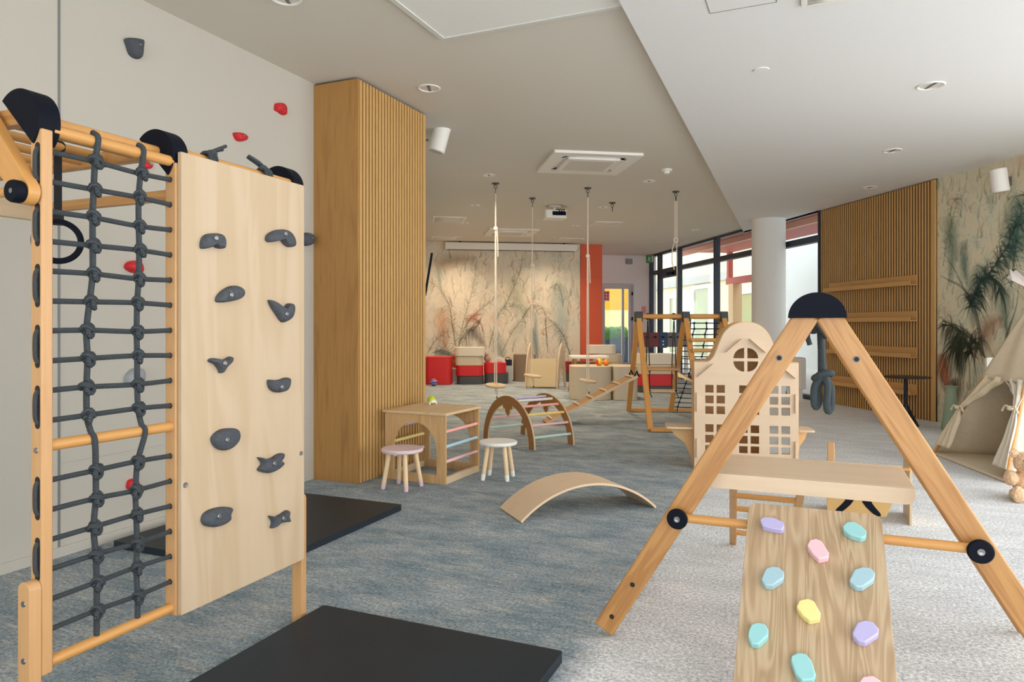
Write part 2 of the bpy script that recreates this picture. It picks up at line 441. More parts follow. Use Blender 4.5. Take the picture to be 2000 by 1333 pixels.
# oak clad column
def colpt(x, y, z=0.0):          # x across from wall, y along wall
    p = wl(0) + V * x + U * y; p.z = z; return p
frC = FR(wl(0), V, ey=U)         # x=V, y=U, z = V x U = up
cw, cl = 0.405, 0.965
col_o = struct('wall_column', MB().box(0, cw - 0.022, 0.0, cl, 0, ZC - 0.012), m_slatback, frC)
frCp = FR(wl(0, 0, 0), (0, 0, 1), ey=V)
obj('veneer_panel', MB().box(0, ZC - 0.015, -0.0, cw - 0.004, -0.002, 0.018), m_oak, col_o,
    FR((0, -0.0005, 0), (0, 0, 1), ey=(1, 0, 0)), 0.001)
sl = MB(); ns = 23; pitch = (cl - 0.02) / ns
for i in range(ns):
    y0 = 0.02 + i * pitch; sl.box(0, ZC - 0.02, cw - 0.03, cw, y0, y0 + pitch * 0.58)
sl.box(0, ZC - 0.02, cw - 0.03, cw, cl - 0.02, cl + 0.002)
obj('slat_cladding', sl, m_slat, col_o, FR((0, 0, 0), (0, 0, 1), ey=(1, 0, 0)), 0.002)

# rear left wall behind the column
pa, pb = Vc((-0.86, 6.15, 0)), Vc((-2.07, 15.2, 0)); d_ = (pb - pa); nrm_ = Vc((d_.y, -d_.x, 0)).normalized()
struct('wall_left_rear', MB().box(0, d_.length, -0.0, ZC, -0.2, 0), m_wall, FR(pa, d_, ey=(0, 0, 1)))
struct('wall_left_return', MB().box(0, 2.2, 0, ZC, -0.05, 0.0), m_wall, FR(pa + Vc((0, 0, 0)), -V, ey=(0, 0, 1)))

# far mural wall
m_mural = mural_mat('mural_far', [(0.3, (176, 182, 164)), (0.44, (226, 218, 200)), (0.56, (236, 220, 196)), (0.7, (208, 216, 208))],
                    [(0.30, (140, 146, 128)), (0.44, (216, 210, 190)), (0.6, (234, 214, 188)), (0.75, (190, 202, 196))], (222, 164, 126), 0.58)
FMo = Vc((0, 15.35, 0))
def fm(X, z=0.0, off=0.0):
    p = FMo + M * (X / M.x) - R * off; p.z = z; return p
frM = FR(fm(-2.4), M, ey=(0, 0, 1))   # z = M x up = -R side (towards camera)
wall_far = struct('wall_far', MB().box(0, (fm(1.52) - fm(-2.4)).length, 0, ZC, -0.2, 0), m_mural, frM)
# orange pier
m_orange = plain('orange_paint', (222, 92, 52), 0.55)
oc = MB().box(0, 0.49, 0, ZC, -2.35, 0.02)
frO = FR(fm(1.53), M, ey=(0, 0, 1))
opier = struct('wall_pier', oc, m_orange, frO)
obj('joint_line', MB().box(0, 0.49, 2.245, 2.252, 0.0202, 0.021), plain('orange_dark', (180, 72, 40), 0.6), opier)
# white end wall with door opening
c_end = rw(18.1); c_l = c_end - M * 1.62
frE = FR(c_l, M, ey=(0, 0, 1))
dx0, dx1, dzt = 0.28, 1.16, 2.25
we = MB().prism([(0, 0), (dx0, 0), (dx0, dzt), (dx1, dzt), (dx1, 0), (1.75, 0), (1.75, ZC), (0, ZC)], -0.15, 0)
wall_end = struct('wall_end', we, plain('end_white', (236, 230, 226), 0.8), frE)
m_dframe = plain('door_grey', (196, 192, 192), 0.45)
door = struct('door_1', MB().prism([(dx0, 0), (dx0, dzt), (dx1, dzt), (dx1, 0), (dx1 - 0.05, 0), (dx1 - 0.05, dzt - 0.05), (dx0 + 0.05, dzt - 0.05), (dx0 + 0.05, 0)], -0.12, 0.015), m_dframe, frE, 0.004)
lx0, lx1, lz = dx0 + 0.055, dx1 - 0.055, dzt - 0.055
obj('door_leaf', MB().prism([rrect(lx0, lx1, 0.01, lz, 0.002, 1), rrect(lx0 + 0.05, lx1 - 0.09, 0.22, lz - 0.08, 0.002, 1)[::-1]], -0.05, 0.0), m_dframe, door, None, 0.003)
obj('door_glass', MB().box(lx0 + 0.05, lx1 - 0.09, 0.22, lz - 0.08, -0.03, -0.024), glass_mat('pane'), door)
obj('door_mullion', MB().box(lx0 + 0.50, lx0 + 0.56, 0.22, lz - 0.08, -0.05, 0.0), m_dframe, door)
for z_ in (1.3, 1.95): obj('hinge', MB().box(lx1 - 0.015, lx1 + 0.02, z_, z_ + 0.09, 0.0, 0.03), m_black, door, None, 0.004)
obj('door_handle', MB().tube([(lx0 + 0.44, 1.05, 0), (lx0 + 0.44, 1.05, 0.05), (lx0 + 0.33, 1.05, 0.05)], 0.01, 8), m_steel, door)
sg = obj('door_notice', MB().box(lx0 + 0.01, lx0 + 0.17, 1.80, 2.06, 0.001, 0.004), plain('notice_white', (240, 214, 208), 0.6), door)
nm = MB()
for r_ in range(3):
    for c_ in range(2): nm.box(lx0 + 0.025 + c_ * 0.07, lx0 + 0.08 + c_ * 0.07, 1.98 - r_ * 0.075, 2.035 - r_ * 0.075, 0.0042, 0.005)
obj('notice_marks', nm, plain('notice_red', (214, 70, 66), 0.6), sg)

# ceiling: main slab and lower right slab, split by a line
e0 = CE(1208, 0, ZS); e1 = CE(1445, 440, ZS); ed = (e1 - e0).normalized()
en = e0 - ed * 9; ef = e0 + ed * 16
wa, wb = rw(-4, 0, 0.09), rw(19.5, 0, 0.09)
def on_edge(y): return e0 + ed * ((y - e0.y) / ed.y)
# where the lowered ceiling's edge meets the window wall
tt = (Q0.x + 0.09 + 0.157 * Q0.y - e0.x - 0.157 * e0.y) / (ed.x + 0.157 * ed.y); em = e0 + ed * tt
en = on_edge(-4)
struct('ceiling', MB().prism([(-9, -4), (en.x + 0.5, -4), (em.x + 0.3 * 0, em.y - 1.2), (em.x, em.y), (wb.x, wb.y), (-9, 19.5)], ZC, ZC + 0.2), m_ceil)
struct('ceiling_right', MB().prism([(en.x, en.y), (wa.x, wa.y), (em.x, em.y)], ZS, ZC - 0.0005), m_soff)
# recessed-look ceiling raft
cr0 = CE(864, 75); cr_mat = plain('raft_white', (236, 234, 228), 0.8)
frR = FR(cr0 - U * 3.0 + Vc((0, 0, -0.006)), V, ey=U)
raft = thing('ceiling_raft', 'large white acoustic panel with pale rim set in the near ceiling', 'ceiling panel', frame=frR)
obj('panel', MB().box(0.03, 2.2, 0.0, 2.97, -0.005, 0.005), cr_mat, raft)
obj('rim', MB().prism([(0, 0), (0, 3.0), (2.2, 3.0), (2.2, 2.968), (0.032, 2.968), (0.032, 0)], -0.012, 0.005), plain('raft_rim', (214, 212, 204), 0.6), raft)

# right mural wall, slatted section, windows
m_mural2 = mural_mat('mural_right', [(0.32, (150, 174, 158)), (0.45, (222, 216, 192)), (0.57, (228, 214, 184)), (0.7, (178, 200, 182))],
                     [(0.32, (96, 124, 112)), (0.46, (212, 206, 180)), (0.6, (226, 206, 170)), (0.75, (146, 170, 154))], (196, 146, 108), 0.55, (1.4, 1.4, 0.9))
frRW = FR(rw(8.42), -R, ey=(0, 0, 1))     # x towards the camera along the wall, z = -R x up ...
chk = frRW.to_3x3() @ Vc((0, 0, 1))
sgn = -1 if chk.dot(M) > 0 else 1         # +1: local z points into the room
wall_right = struct('wall_right', MB().box(0, 3.2, 0, ZS, -0.2 * sgn, 0), m_mural2, frRW)
# slatted section, D 8.42..10.72
SL = (rw(10.72) - rw(8.42)).length
frS = FR(rw(10.72), -R, ey=(0, 0, 1))
sback = struct('wall_slatted', MB().box(0, SL, 0, ZS - 0.005, -0.2 * sgn, 0.02 * sgn), m_slatback, frS)
sm = MB(); n2 = 46; pt = (SL - 0.075) / n2
for i in range(n2):
    x0 = i * pt; sm.box(0, ZS - 0.01, -(x0 + pt * 0.52), -x0, 0.02 * sgn, 0.031 * sgn)
sm.box(0, ZS - 0.01, -SL, -SL + 0.07, -0.02 * sgn, 0.035 * sgn)
obj('slat_cladding', sm, m_slat, sback, FR((0, 0, 0), (0, 1, 0), ey=(-1, 0, 0)), 0.002)

# window wall
m_frame = plain('window_frame', (36, 46, 62), 0.45)
def win_local(D): return (rw(D) - rw(10.72)).length
frW = FR(rw(10.72), R, ey=(0, 0, 1))
Ds = [10.72, 12.45, 14.32, 16.25, 17.48, 18.1]
gl = glass_mat('pane')
for i in range(5):
    x0, x1 = win_local(Ds[i]), win_local(Ds[i + 1]); wm = MB(); k = 0.035
    wm.box(x0, x0 + k, 0, ZS + 0.045, -0.06, 0.06); wm.box(x1 - k, x1, 0, ZS + 0.045, -0.06, 0.06)
    wm.box(x0 + k, x1 - k, 0, 0.07, -0.06, 0.06); wm.box(x0 + k, x1 - k, ZS - 0.0, ZS + 0.045, -0.06, 0.06); wm.box(x0 + k, x1 - k, 2.46, 2.56, -0.06, 0.06)
    if i == 3: wm.box(x0 + k, x1 - k, 2.34, 2.46, -0.05, 0.05); wm.box(x1 - 0.09, x1 - k, 0.07, 2.34, -0.05, 0.05); wm.box(x0 + k, x0 + 0.08, 0.07, 2.34, -0.05, 0.05)
    wo = struct('window_%d' % (i + 1), wm, m_frame, frW, 0.004)
    obj('pane', MB().box(x0 + k, x1 - k, 0.07, ZS, -0.004, 0.004), gl, wo)
    if i == 3:
        cl_ = obj('door_closer', MB().box(x0 + 0.2, x0 + 0.55, 2.38, 2.44, 0.05 if sgn < 0 else -0.11, 0.11 if sgn < 0 else -0.05), m_black, wo, None, 0.005)
struct('trim_4', MB().box(win_local(18.1) - 0.02, win_local(18.1) + 0.09, 0, ZC, -0.08, 0.08), plain('post_white', (230, 228, 226), 0.6), frW)

# round white pillar
pc = P(1501, 700, 11.65); struct('wall_pillar', MB().lathe([(0.268, 0), (0.268, ZS)], 48, c=(pc.x, pc.y, 0)), plain('pillar_white', (232, 230, 226), 0.7))

# ================================================================= OUTSIDE
def ext(D, off): return rw(D, 0, off)
m_cream = plain('cream_render', (236, 226, 192), 0.8, noise=0.05, nscale=2)
struct('ground_outside', MB().prism([(rw(4, 0, .12).x, rw(4, 0, .12).y), (rw(4, 0, 40).x, rw(4, 0, 40).y), (rw(60, 0, 40).x, rw(60, 0, 40).y), (-6, 60), (-6, 19.6), (rw(19.6, 0, .12).x, rw(19.6, 0, .12).y)], -0.12, -0.02), plain('paving', (196, 194, 190), 0.9, noise=0.1, nscale=1))
frX = FR(rw(10.72, 0, 5.0), R, ey=(0, 0, 1))
bld = thing('neighbour_building', 'cream rendered building with grey band and green tinted windows across the terrace', 'building', frame=frX)
obj('wall', MB().box(-6, 26, -0.02, 6.0, 0, 0.3), m_cream, bld)
m_gwin = plain('green_glass', (168, 172, 134), 0.15, noise=0.3, nscale=0.8)
m_gfr = plain('pale_frame', (226, 226, 214), 0.5)
for x0, x1, z0, z1 in ((11.3, 12.5, 0.6, 2.4), (14.7, 16.3, 0, 2.75), (17.6, 18.8, 0, 2.5)):
    f_ = obj('window_frame', MB().prism([rrect(x0, x1, z0, z1, 0.01, 1), rrect(x0 + 0.16, x1 - 0.12, z0 + 0.05, z1 - 0.16, 0.005, 1)[::-1]], -0.06, 0.02), m_gfr, bld)
    obj('window_pane', MB().box(x0 + 0.15, x1 - 0.1, z0 + 0.03, z1 - 0.15, -0.02, 0.01), m_gwin, f_)
obj('grey_band', MB().box(13.2, 26, 2.8, 3.1, -0.12, 0.0), plain('band_grey', (190, 190, 186), 0.7), bld)
obj('white_bay', MB().box(-6, 10.4, -0.02, 5, -0.3, -0.01), plain('bay_white', (206, 206, 204), 0.8), bld)
m_red = plain('red_stain', (196, 96, 84), 0.6)
frK = FR(rw(10.72, 0, 0.15), R, ey=(0, 0, 1))
cano = thing('terrace_canopy', 'red stained timber canopy over the terrace outside the windows', 'canopy', frame=frK)
def kz(a, b): return (min(-a, -b), max(-a, -b))
OUT = -1 if (frK.to_3x3() @ Vc((0, 0, 1))).dot(M) < 0 else 1
def ob(x0, x1, z0, z1, o0, o1):
    a, b = sorted((OUT * o0, OUT * o1)); return MB().box(x0, x1, z0, z1, a, b)
obj('deck', ob(-0.5, 8.7, 3.22, 3.34, 0.0, 2.6), m_red, cano)
obj('ledger', ob(-0.5, 8.7, 3.10, 3.22, 1.1, 1.2), plain('pale_rafter', (232, 176, 150), 0.6), cano)
obj('front_beam', ob(6.3, 8.6, 2.32, 2.50, 2.45, 2.6), m_red, cano)
for x_ in (6.4, 8.5): obj('post', ob(x_ - 0.06, x_ + 0.06, 2.50, 3.22, 2.46, 2.59), m_red, cano)
for x_ in (6.5, 8.2): obj('pier', ob(x_ - 0.14, x_ + 0.14, -0.02, 2.32, 2.40, 2.66), plain('peach_render', (240, 206, 160), 0.7), cano)
# beyond the end door
ob_ = thing('orange_pavilion', 'bright orange clad pavilion seen through the glazed end door', 'building', frame=FR(c_l + R * 9 + M * 1.4, M, ey=(0, 0, 1)))
obj('clad_wall', MB().box(0, 3.2, 1.8, 4.5, -0.3, 0), plain('orange_cladding', (250, 160, 20), 0.6, noise=0.12, nscale=3), ob_)
obj('plinth', MB().box(0, 3.2, -0.02, 1.8, -0.3, -0.02), plain('plinth_sand', (240, 214, 150), 0.7), ob_)
hg = MB()
for k in range(40): hg.ell((random.uniform(-0.5, 0.5), random.uniform(0.9, 1.0), random.uniform(-0.2, 0.2)), random.uniform(0.12, 0.22), 8, 6)
hd = thing('hedge_planter', 'dark planter with green hedge outside the end door', 'planter', frame=FR(c_l + R * 3 + M * 1.35, M, ey=(0, 0, 1)))
obj('hedge', hg, plain('hedge_green', (84, 130, 62), 0.8, noise=0.5, nscale=20), hd)
obj('trough', MB().box(-0.7, 0.7, -0.02, 0.93, -0.25, 0.25), plain('trough_dark', (64, 78, 96), 0.6), hd, None, 0.02)

# ---------------------------------------------------------------- mural prints (flat artwork on the walls)
ink = ink_mat()
class Ink:
    def __init__(s): s.v = []; s.f = []; s.c = []
    def stroke(s, pts, w0, w1, col, alpha, z):
        pts = smooth_path([(p[0], p[1], 0) for p in pts], 5); n = len(pts); o = len(s.v); c = lin(col)[:3]
        for i, p in enumerate(pts):
            t = pts[min(i + 1, n - 1)] - pts[max(i - 1, 0)]; nn = Vc((-t.y, t.x, 0)).normalized(); f = i / (n - 1)
            wd = (w0 * (1 - f) + w1 * f) * (0.35 + 0.65 * sin(pi * min(1, 0.15 + f * 0.85))) * 1.25
            ends = sin(pi * (0.04 + 0.92 * f)) ** 0.6 if w0 > 0.045 else 1 - 0.5 * f
            for sg_ in (-1, 0, 1):
                s.v.append((p.x + nn.x * wd * sg_, p.y + nn.y * wd * sg_, z)); s.c.append((*c, alpha * ends if sg_ == 0 else 0.0))
        for i in range(n - 1):
            for k in (0, 1): s.f.append((o + 3 * i + k, o + 3 * i + k + 1, o + 3 * i + 4 + k, o + 3 * i + 3 + k))
    def build(s, name, parent):
        me = bpy.data.meshes.new(name); me.from_pydata(s.v, [], s.f); me.materials.append(ink)
        at = me.color_attributes.new('ink', 'FLOAT_COLOR', 'POINT')
        for i, c in enumerate(s.c): at.data[i].color = c
        o = bpy.data.objects.new(name, me); COL.objects.link(o); o.parent = parent; return o


def frond(I, pts, leaf, col, alpha, z, dens=26, wdt=0.006, droop=0.6, side=(1, -1), zs=1):
    path = smooth_path([(p[0], p[1], 0) for p in pts], 10); n = len(path)
    I.stroke(pts, wdt * 1.6, wdt * 0.6, col, alpha, z)
    for k in range(dens):
        i = int((0.12 + 0.86 * k / dens) * (n - 2)); p = path[i]; t = (path[i + 1] - path[i]).normalized(); nn = Vc((-t.y, t.x, 0))
        for sd in side:
            L_ = leaf * random.uniform(0.6, 1.15) * (1 - 0.5 * k / dens)
            d = (t * random.uniform(0.5, 0.9) + nn * sd * random.uniform(0.5, 1.0)).normalized()
            q1 = p + d * L_ * 0.5; q2 = p + d * L_ + Vc((0, -droop * L_, 0))
            I.stroke([p, q1 + Vc((0, -droop * 0.12 * L_, 0)), q2], wdt * random.uniform(0.5, 1.0), wdt * 0.15, col, alpha * random.uniform(0.5, 1.0), z + zs * random.uniform(0, 0.0012))


def localpts(pix, fr, P0, n):
    inv = fr.inverted(); out = []
    for (x, y) in pix:
        q = inv @ hit(x, y, P0, n); out.append((q.x, q.y))
    return out


I1 = Ink(); zz = 0.002 * sgn
def rp(*px): return localpts(px, frRW, rw(8.42), M)
def plume(I, pts, n, L, cols, alpha, wdt, spread=0.9, down=1.0, zs=1):
    path = smooth_path([(p[0], p[1], 0) for p in pts], 12); m_ = len(path)
    I.stroke(pts, wdt * 1.5, wdt * 0.6, cols[0], alpha, zz)
    for k in range(n):
        i = int(random.uniform(0.02, 0.98) * (m_ - 2)); p = path[i]; t = (path[i + 1] - path[i]).normalized(); nn = Vc((-t.y, t.x, 0)) * random.choice((-1, 1))
        l_ = L * random.uniform(0.45, 1.15); d = (t * random.uniform(0.1, 0.8) + nn * random.uniform(0.2, spread) + Vc((0, -down * random.uniform(0.1, 0.8), 0))).normalized()
        q1 = p + d * l_ * 0.5; q2 = p + d * l_ * 0.9 + Vc((0, -0.45 * down * l_, 0))
        I.stroke([p, q1, q2], wdt * random.uniform(0.5, 1.2), wdt * 0.1, random.choice(cols), alpha * random.uniform(0.45, 1.0), zz + zs * random.uniform(0.0003, 0.0016))
def smear(I, pts, wd, col, alpha): I.stroke(pts, wd * 1.3, wd * 0.7, col, min(0.9, alpha * 1.7), zz - 0.0003 * sgn)
dk = [(40, 66, 62), (54, 84, 78), (70, 98, 88), (34, 52, 50)]; dk2 = [(48, 58, 46), (36, 46, 40), (74, 84, 64), (96, 98, 72)]
for px_, wd, col, al_ in ((((1850, 420), (1860, 480), (1856, 560)), 0.10, (110, 140, 122), 0.35), (((1990, 380), (1985, 460), (1960, 530)), 0.16, (78, 122, 112), 0.45), (((1925, 520), (1905, 570), (1900, 640)), 0.14, (90, 120, 112), 0.4),
                          (((1880, 470), (1884, 520), (1890, 560)), 0.07, (110, 146, 130), 0.4), (((1960, 560), (1962, 610), (1966, 660)), 0.10, (110, 146, 130), 0.35), (((1840, 690), (1845, 730), (1850, 770)), 0.12, (196, 106, 66), 0.5),
                          (((1850, 640), (1870, 680), (1880, 740)), 0.14, (70, 84, 70), 0.4), (((1905, 700), (1930, 640), (1960, 620)), 0.12, (176, 132, 100), 0.35), (((1860, 740), (1866, 760), (1868, 790)), 0.12, (90, 60, 44), 0.45)):
    smear(I1, rp(*px_), wd, col, al_)
plume(I1, rp((1898, 600), (1908, 566), (1935, 530), (1965, 485), (1995, 420)), 130, 0.30, dk, 0.85, 0.018, 0.8, 1.0, sgn)
plume(I1, rp((1896, 600), (1915, 552), (1945, 548), (1955, 575)), 90, 0.24, dk, 0.85, 0.017, 0.9, 1.2, sgn)
plume(I1, rp((1912, 680), (1888, 655), (1864, 640), (1838, 632)), 90, 0.32, dk2, 0.8, 0.017, 0.8, 1.3, sgn)
plume(I1, rp((1898, 690), (1886, 664), (1872, 664), (1862, 690)), 110, 0.42, dk2, 0.85, 0.018, 0.8, 1.5, sgn)
I1.stroke(rp((1918, 696), (1906, 615), (1884, 566), (1850, 546), (1836, 538)), 0.030, 0.010, (116, 120, 104), 0.85, zz)
I1.stroke(rp((1922, 696), (1910, 618), (1888, 570)), 0.012, 0.006, (60, 74, 66), 0.8, zz + 0.0012 * sgn)
I1.stroke(rp((1902, 612), (1874, 546), (1850, 502)), 0.020, 0.006, (120, 122, 104), 0.75, zz)
I1.stroke(rp((1925, 700), (1900, 660), (1870, 636), (1840, 628)), 0.020, 0.006, (70, 80, 66), 0.8, zz)
I1.stroke(rp((1962, 670), (1972, 640), (1985, 600), (1990, 560)), 0.022, 0.006, (60, 82, 76), 0.75, zz)
plume(I1, rp((1842, 520), (1852, 460), (1866, 410), (1872, 380)), 50, 0.2, [(122, 146, 124), (140, 156, 132)], 0.4, 0.012, 0.7, 1.0, sgn)
plume(I1, rp((1975, 560), (1985, 470), (1995, 410), (2010, 370)), 90, 0.32, [(64, 108, 98), (84, 124, 112), (52, 90, 82)], 0.55, 0.013, 0.9, 1.0, sgn)
plume(I1, rp((2030, 640), (2040, 560), (2060, 480), (2090, 420)), 90, 0.34, dk, 0.6, 0.013, 0.9, 1.0, sgn)
for k in range(260):
    x_, y_ = random.uniform(1832, 2060), random.uniform(340, 800); lo_ = y_ > 640
    smear_c = random.choice([(122, 98, 74), (150, 112, 82), (96, 92, 70), (178, 130, 96)] if lo_ else [(116, 140, 122), (196, 190, 166), (140, 146, 118), (92, 126, 114), (170, 164, 138)])
    I1.stroke(rp((x_, y_), (x_ + random.uniform(-4, 6), y_ - random.uniform(8, 20)), (x_ + random.uniform(-6, 14), y_ - random.uniform(20, 50))), random.uniform(0.008, 0.03), 0.004, smear_c, random.uniform(0.2, 0.5), zz - 0.0002 * sgn)
I1.build('palm_print', wall_right)

I2 = Ink()
def fp(*px): return localpts(px, frM, FMo, R)
frond(I2, fp((893, 690), (884, 640), (878, 600), (862, 570), (838, 545)), 0.35, (128, 112, 78), 0.6, 0.002, 34, 0.014, 0.9)
frond(I2, fp((893, 690), (908, 640), (930, 612), (958, 590), (990, 566)), 0.3, (120, 112, 92), 0.55, 0.002, 30, 0.013, 0.6)
frond(I2, fp((893, 690), (905, 630), (922, 570), (930, 530), (932, 500)), 0.35, (150, 148, 110), 0.5, 0.002, 30, 0.012, 0.5)
frond(I2, fp((955, 680), (968, 630), (980, 605), (1000, 598), (1020, 600)), 0.35, (128, 128, 104), 0.55, 0.002, 30, 0.013, 0.9)
frond(I2, fp((980, 690), (1000, 650), (1025, 615), (1045, 580), (1055, 550)), 0.35, (142, 138, 112), 0.5, 0.002, 30, 0.012, 0.6)
frond(I2, fp((1070, 690), (1066, 640), (1062, 605), (1045, 598), (1030, 610)), 0.35, (138, 116, 92), 0.5, 0.002, 26, 0.013, 1.0)
frond(I2, fp((1115, 700), (1102, 660), (1085, 635), (1068, 622)), 0.3, (108, 112, 110), 0.55, 0.002, 26, 0.014, 0.9)
frond(I2, fp((985, 600), (1000, 570), (1015, 530), (1020, 500)), 0.3, (140, 142, 112), 0.5, 0.002, 26, 0.012, 0.6)
frond(I2, fp((1100, 600), (1095, 570), (1088, 555), (1078, 565)), 0.35, (132, 146, 138), 0.55, 0.002, 24, 0.012, 1.0)
frond(I2, fp((836, 690), (848, 668), (862, 655), (872, 640)), 0.3, (120, 96, 74), 0.5, 0.002, 20, 0.012, 0.5)
frond(I2, fp((845, 690), (860, 685), (875, 688), (890, 700)), 0.35, (84, 116, 118), 0.6, 0.002, 24, 0.014, -0.5)
frond(I2, fp((940, 620), (930, 640), (915, 650), (905, 665)), 0.3, (96, 88, 82), 0.55, 0.002, 26, 0.016, 0.9)
I2.stroke(fp((912, 628), (925, 618), (940, 614)), 0.09, 0.05, (190, 92, 64), 0.5, 0.0035)
I2.stroke(fp((1046, 610), (1046, 660), (1050, 700)), 0.07, 0.05, (150, 168, 172), 0.5, 0.0035)
I2.stroke(fp((855, 520), (858, 545), (862, 570)), 0.06, 0.05, (160, 176, 160), 0.45, 0.0035)
for k in range(60):
    x_, y_ = random.uniform(834, 1130), random.uniform(500, 690)
    I2.stroke(fp((x_, y_), (x_ + random.uniform(-6, 6), y_ - random.uniform(8, 20)), (x_ + random.uniform(-14, 14), y_ - random.uniform(20, 45))), 0.008, 0.002, random.choice([(130, 132, 108), (170, 150, 120), (150, 160, 150), (190, 160, 130)]), 0.45, 0.0028)
for k in range(240):
    x_, y_ = random.uniform(832, 1132), random.uniform(490, 735)
    I2.stroke(fp((x_, y_), (x_ + random.uniform(-6, 8), y_ - random.uniform(6, 18)), (x_ + random.uniform(-14, 18), y_ - random.uniform(14, 42))), random.uniform(0.012, 0.04), 0.006, random.choice([(150, 150, 124), (214, 178, 140), (176, 190, 178), (232, 216, 194), (206, 160, 124), (140, 144, 130), (236, 226, 208)]), random.uniform(0.2, 0.5), 0.0015)
for px_, wd, c_, al_ in ((((850, 520), (880, 510), (930, 505)), 0.22, (186, 152, 96), 0.45), (((860, 600), (865, 640), (870, 690)), 0.22, (226, 170, 128), 0.5), (((1000, 540), (1010, 580), (1030, 620)), 0.22, (196, 200, 176), 0.45), (((1090, 560), (1095, 620), (1100, 690)), 0.26, (188, 204, 200), 0.5),
                        (((915, 640), (930, 655), (950, 680)), 0.16, (122, 112, 104), 0.5), (((965, 650), (975, 680), (985, 700)), 0.18, (158, 172, 168), 0.45), (((1040, 640), (1046, 680), (1050, 710)), 0.12, (140, 162, 168), 0.5), (((925, 622), (932, 628), (938, 634)), 0.08, (196, 92, 66), 0.55), (((850, 690), (870, 694), (895, 700)), 0.12, (98, 134, 134), 0.45)):
    I2.stroke(fp(*px_), wd, wd * 0.6, c_, al_, 0.0012)
I2.build('palm_print', wall_far)

# ================================================================= CLIMBING TOWER
TA = radians(90) - TH
tw = thing('climbing_tower', 'tall beech climbing tower with dark rope net and plywood boulder panel', 'climbing frame', (-1.22, 1.815, 0), TA)
TB = Vc((-1.22, 1.815, 0))
def tp(px, py, b=0.0):      # pixel -> (a, z) on the plane b off the net plane
    p = hit(px, py, TB + V * b, V); d = p - TB; return d.dot(U), p.z
A1, A2 = 0.41, 0.96
for a in (0, A1, A2): bar('post', tw, (a, 0, 0.25), (a, 0, 1.66), 0.045, 0.03, (0, 1, 0), m_beechl, 0.004)
for a, zt in ((-0.031, 0.50), (A2 + 0.031, 0.50)):
    ft = bar('foot', tw, (a, 0, 0), (a, 0, zt), 0.045, 0.03, (0, 1, 0), m_beechl, 0.003, r_end=1)
    if a < 0:
        for z_ in (0.445, 0.30): obj('screw', MB().lathe([(0.0, 0), (0.008, 0), (0.007, 0.002), (0.0, 0.002)], 14), m_steel, ft, FR((z_, 0.0, 0.0153 if FRM[ft.name].col[2].x < 0 else -0.0153), (1, 0, 0), ez=(0, 0, 1 if FRM[ft.name].col[2].x < 0 else -1)))
obj('screw', MB().lathe([(0.0, 0), (0.008, 0), (0.007, 0.002), (0.0, 0.002)], 14), m_steel, tw, FR((-0.0151, 0, 0.83), (0, 1, 0), ez=(-1, 0, 0)))
# caps
for a in (0, A1, A2):
    lp = arc(0.069, 1.684, 0.0875, radians(45), radians(225), 20)
    fr = FR((a - 0.02, 0, 0), (0, 1, 0), ey=(0, 0, 1))      # z = y x z = x
    obj('apex_cap', MB().prism(lp, 0, 0.058), m_black, tw, fr, 0.004)
    bar('wall_beam', tw, (a + 0.009, 0.085, 1.706), (a + 0.009, 1.585, 1.706), 0.045, 0.03, (0, 0, 1), m_beech, 0.003)
# top rails, rungs
rod('top_rail', tw, (0.02, 0.0, 1.665), (A1 - 0.01, 0.0, 1.665), 0.0165, m_dowel)
rod('top_rail', tw, (0.02, 0.055, 1.70), (A1 - 0.01, 0.055, 1.70), 0.0165, m_dowel)
rod('top_rail', tw, (A1 + 0.04, 0.01, 1.700), (A2 - 0.01, 0.01, 1.700), 0.0165, m_dowel)
for k in range(6): rod('monkey_rung', tw, (0.012, 0.18 + 0.125 * k, 1.706), (A1, 0.18 + 0.125 * k, 1.706), 0.0135, m_dowel)
rod('rung', tw, (0.0, 0, 0.838), (A1, 0, 0.838), 0.0155, m_dowel)
rod('rung', tw, (0.0, 0, 0.272), (A1, 0, 0.272), 0.0155, m_dowel)
# rope net
def zr(i): return 1.6075 - 0.0783 * i
A_px = {0: 183, 1: 180, 2: 178, 3: 178, 4: 178, 5: 172, 6: 166, 7: 168, 8: 166, 9: 167, 11: 184, 12: 184, 13: 180, 14: 184, 15: 186, 16: 186}
B_px = {0: 272, 1: 268, 2: 268, 3: 269, 4: 268, 5: 265, 6: 264, 7: 265, 8: 265, 9: 267, 11: 266, 12: 262, 13: 263, 14: 265, 15: 263, 16: 266}
sag = {}
knotA, knotB = {}, {}
for i in A_px:
    aa = tp(A_px[i], 640)[0]; ab = tp(B_px[i], 640)[0]; z = zr(i); knotA[i] = (aa, z + 0.002); knotB[i] = (ab, z + (0.004 if i % 2 else -0.003))
    pts = smooth_path([(-0.012, 0, z), (aa, 0, z + 0.002), (ab, 0, knotB[i][1]), (A1 - 0.012, 0, z)], 5)
    obj('rope_rung', MB().tube(pts, 0.0074, 8), m_rope, tw)
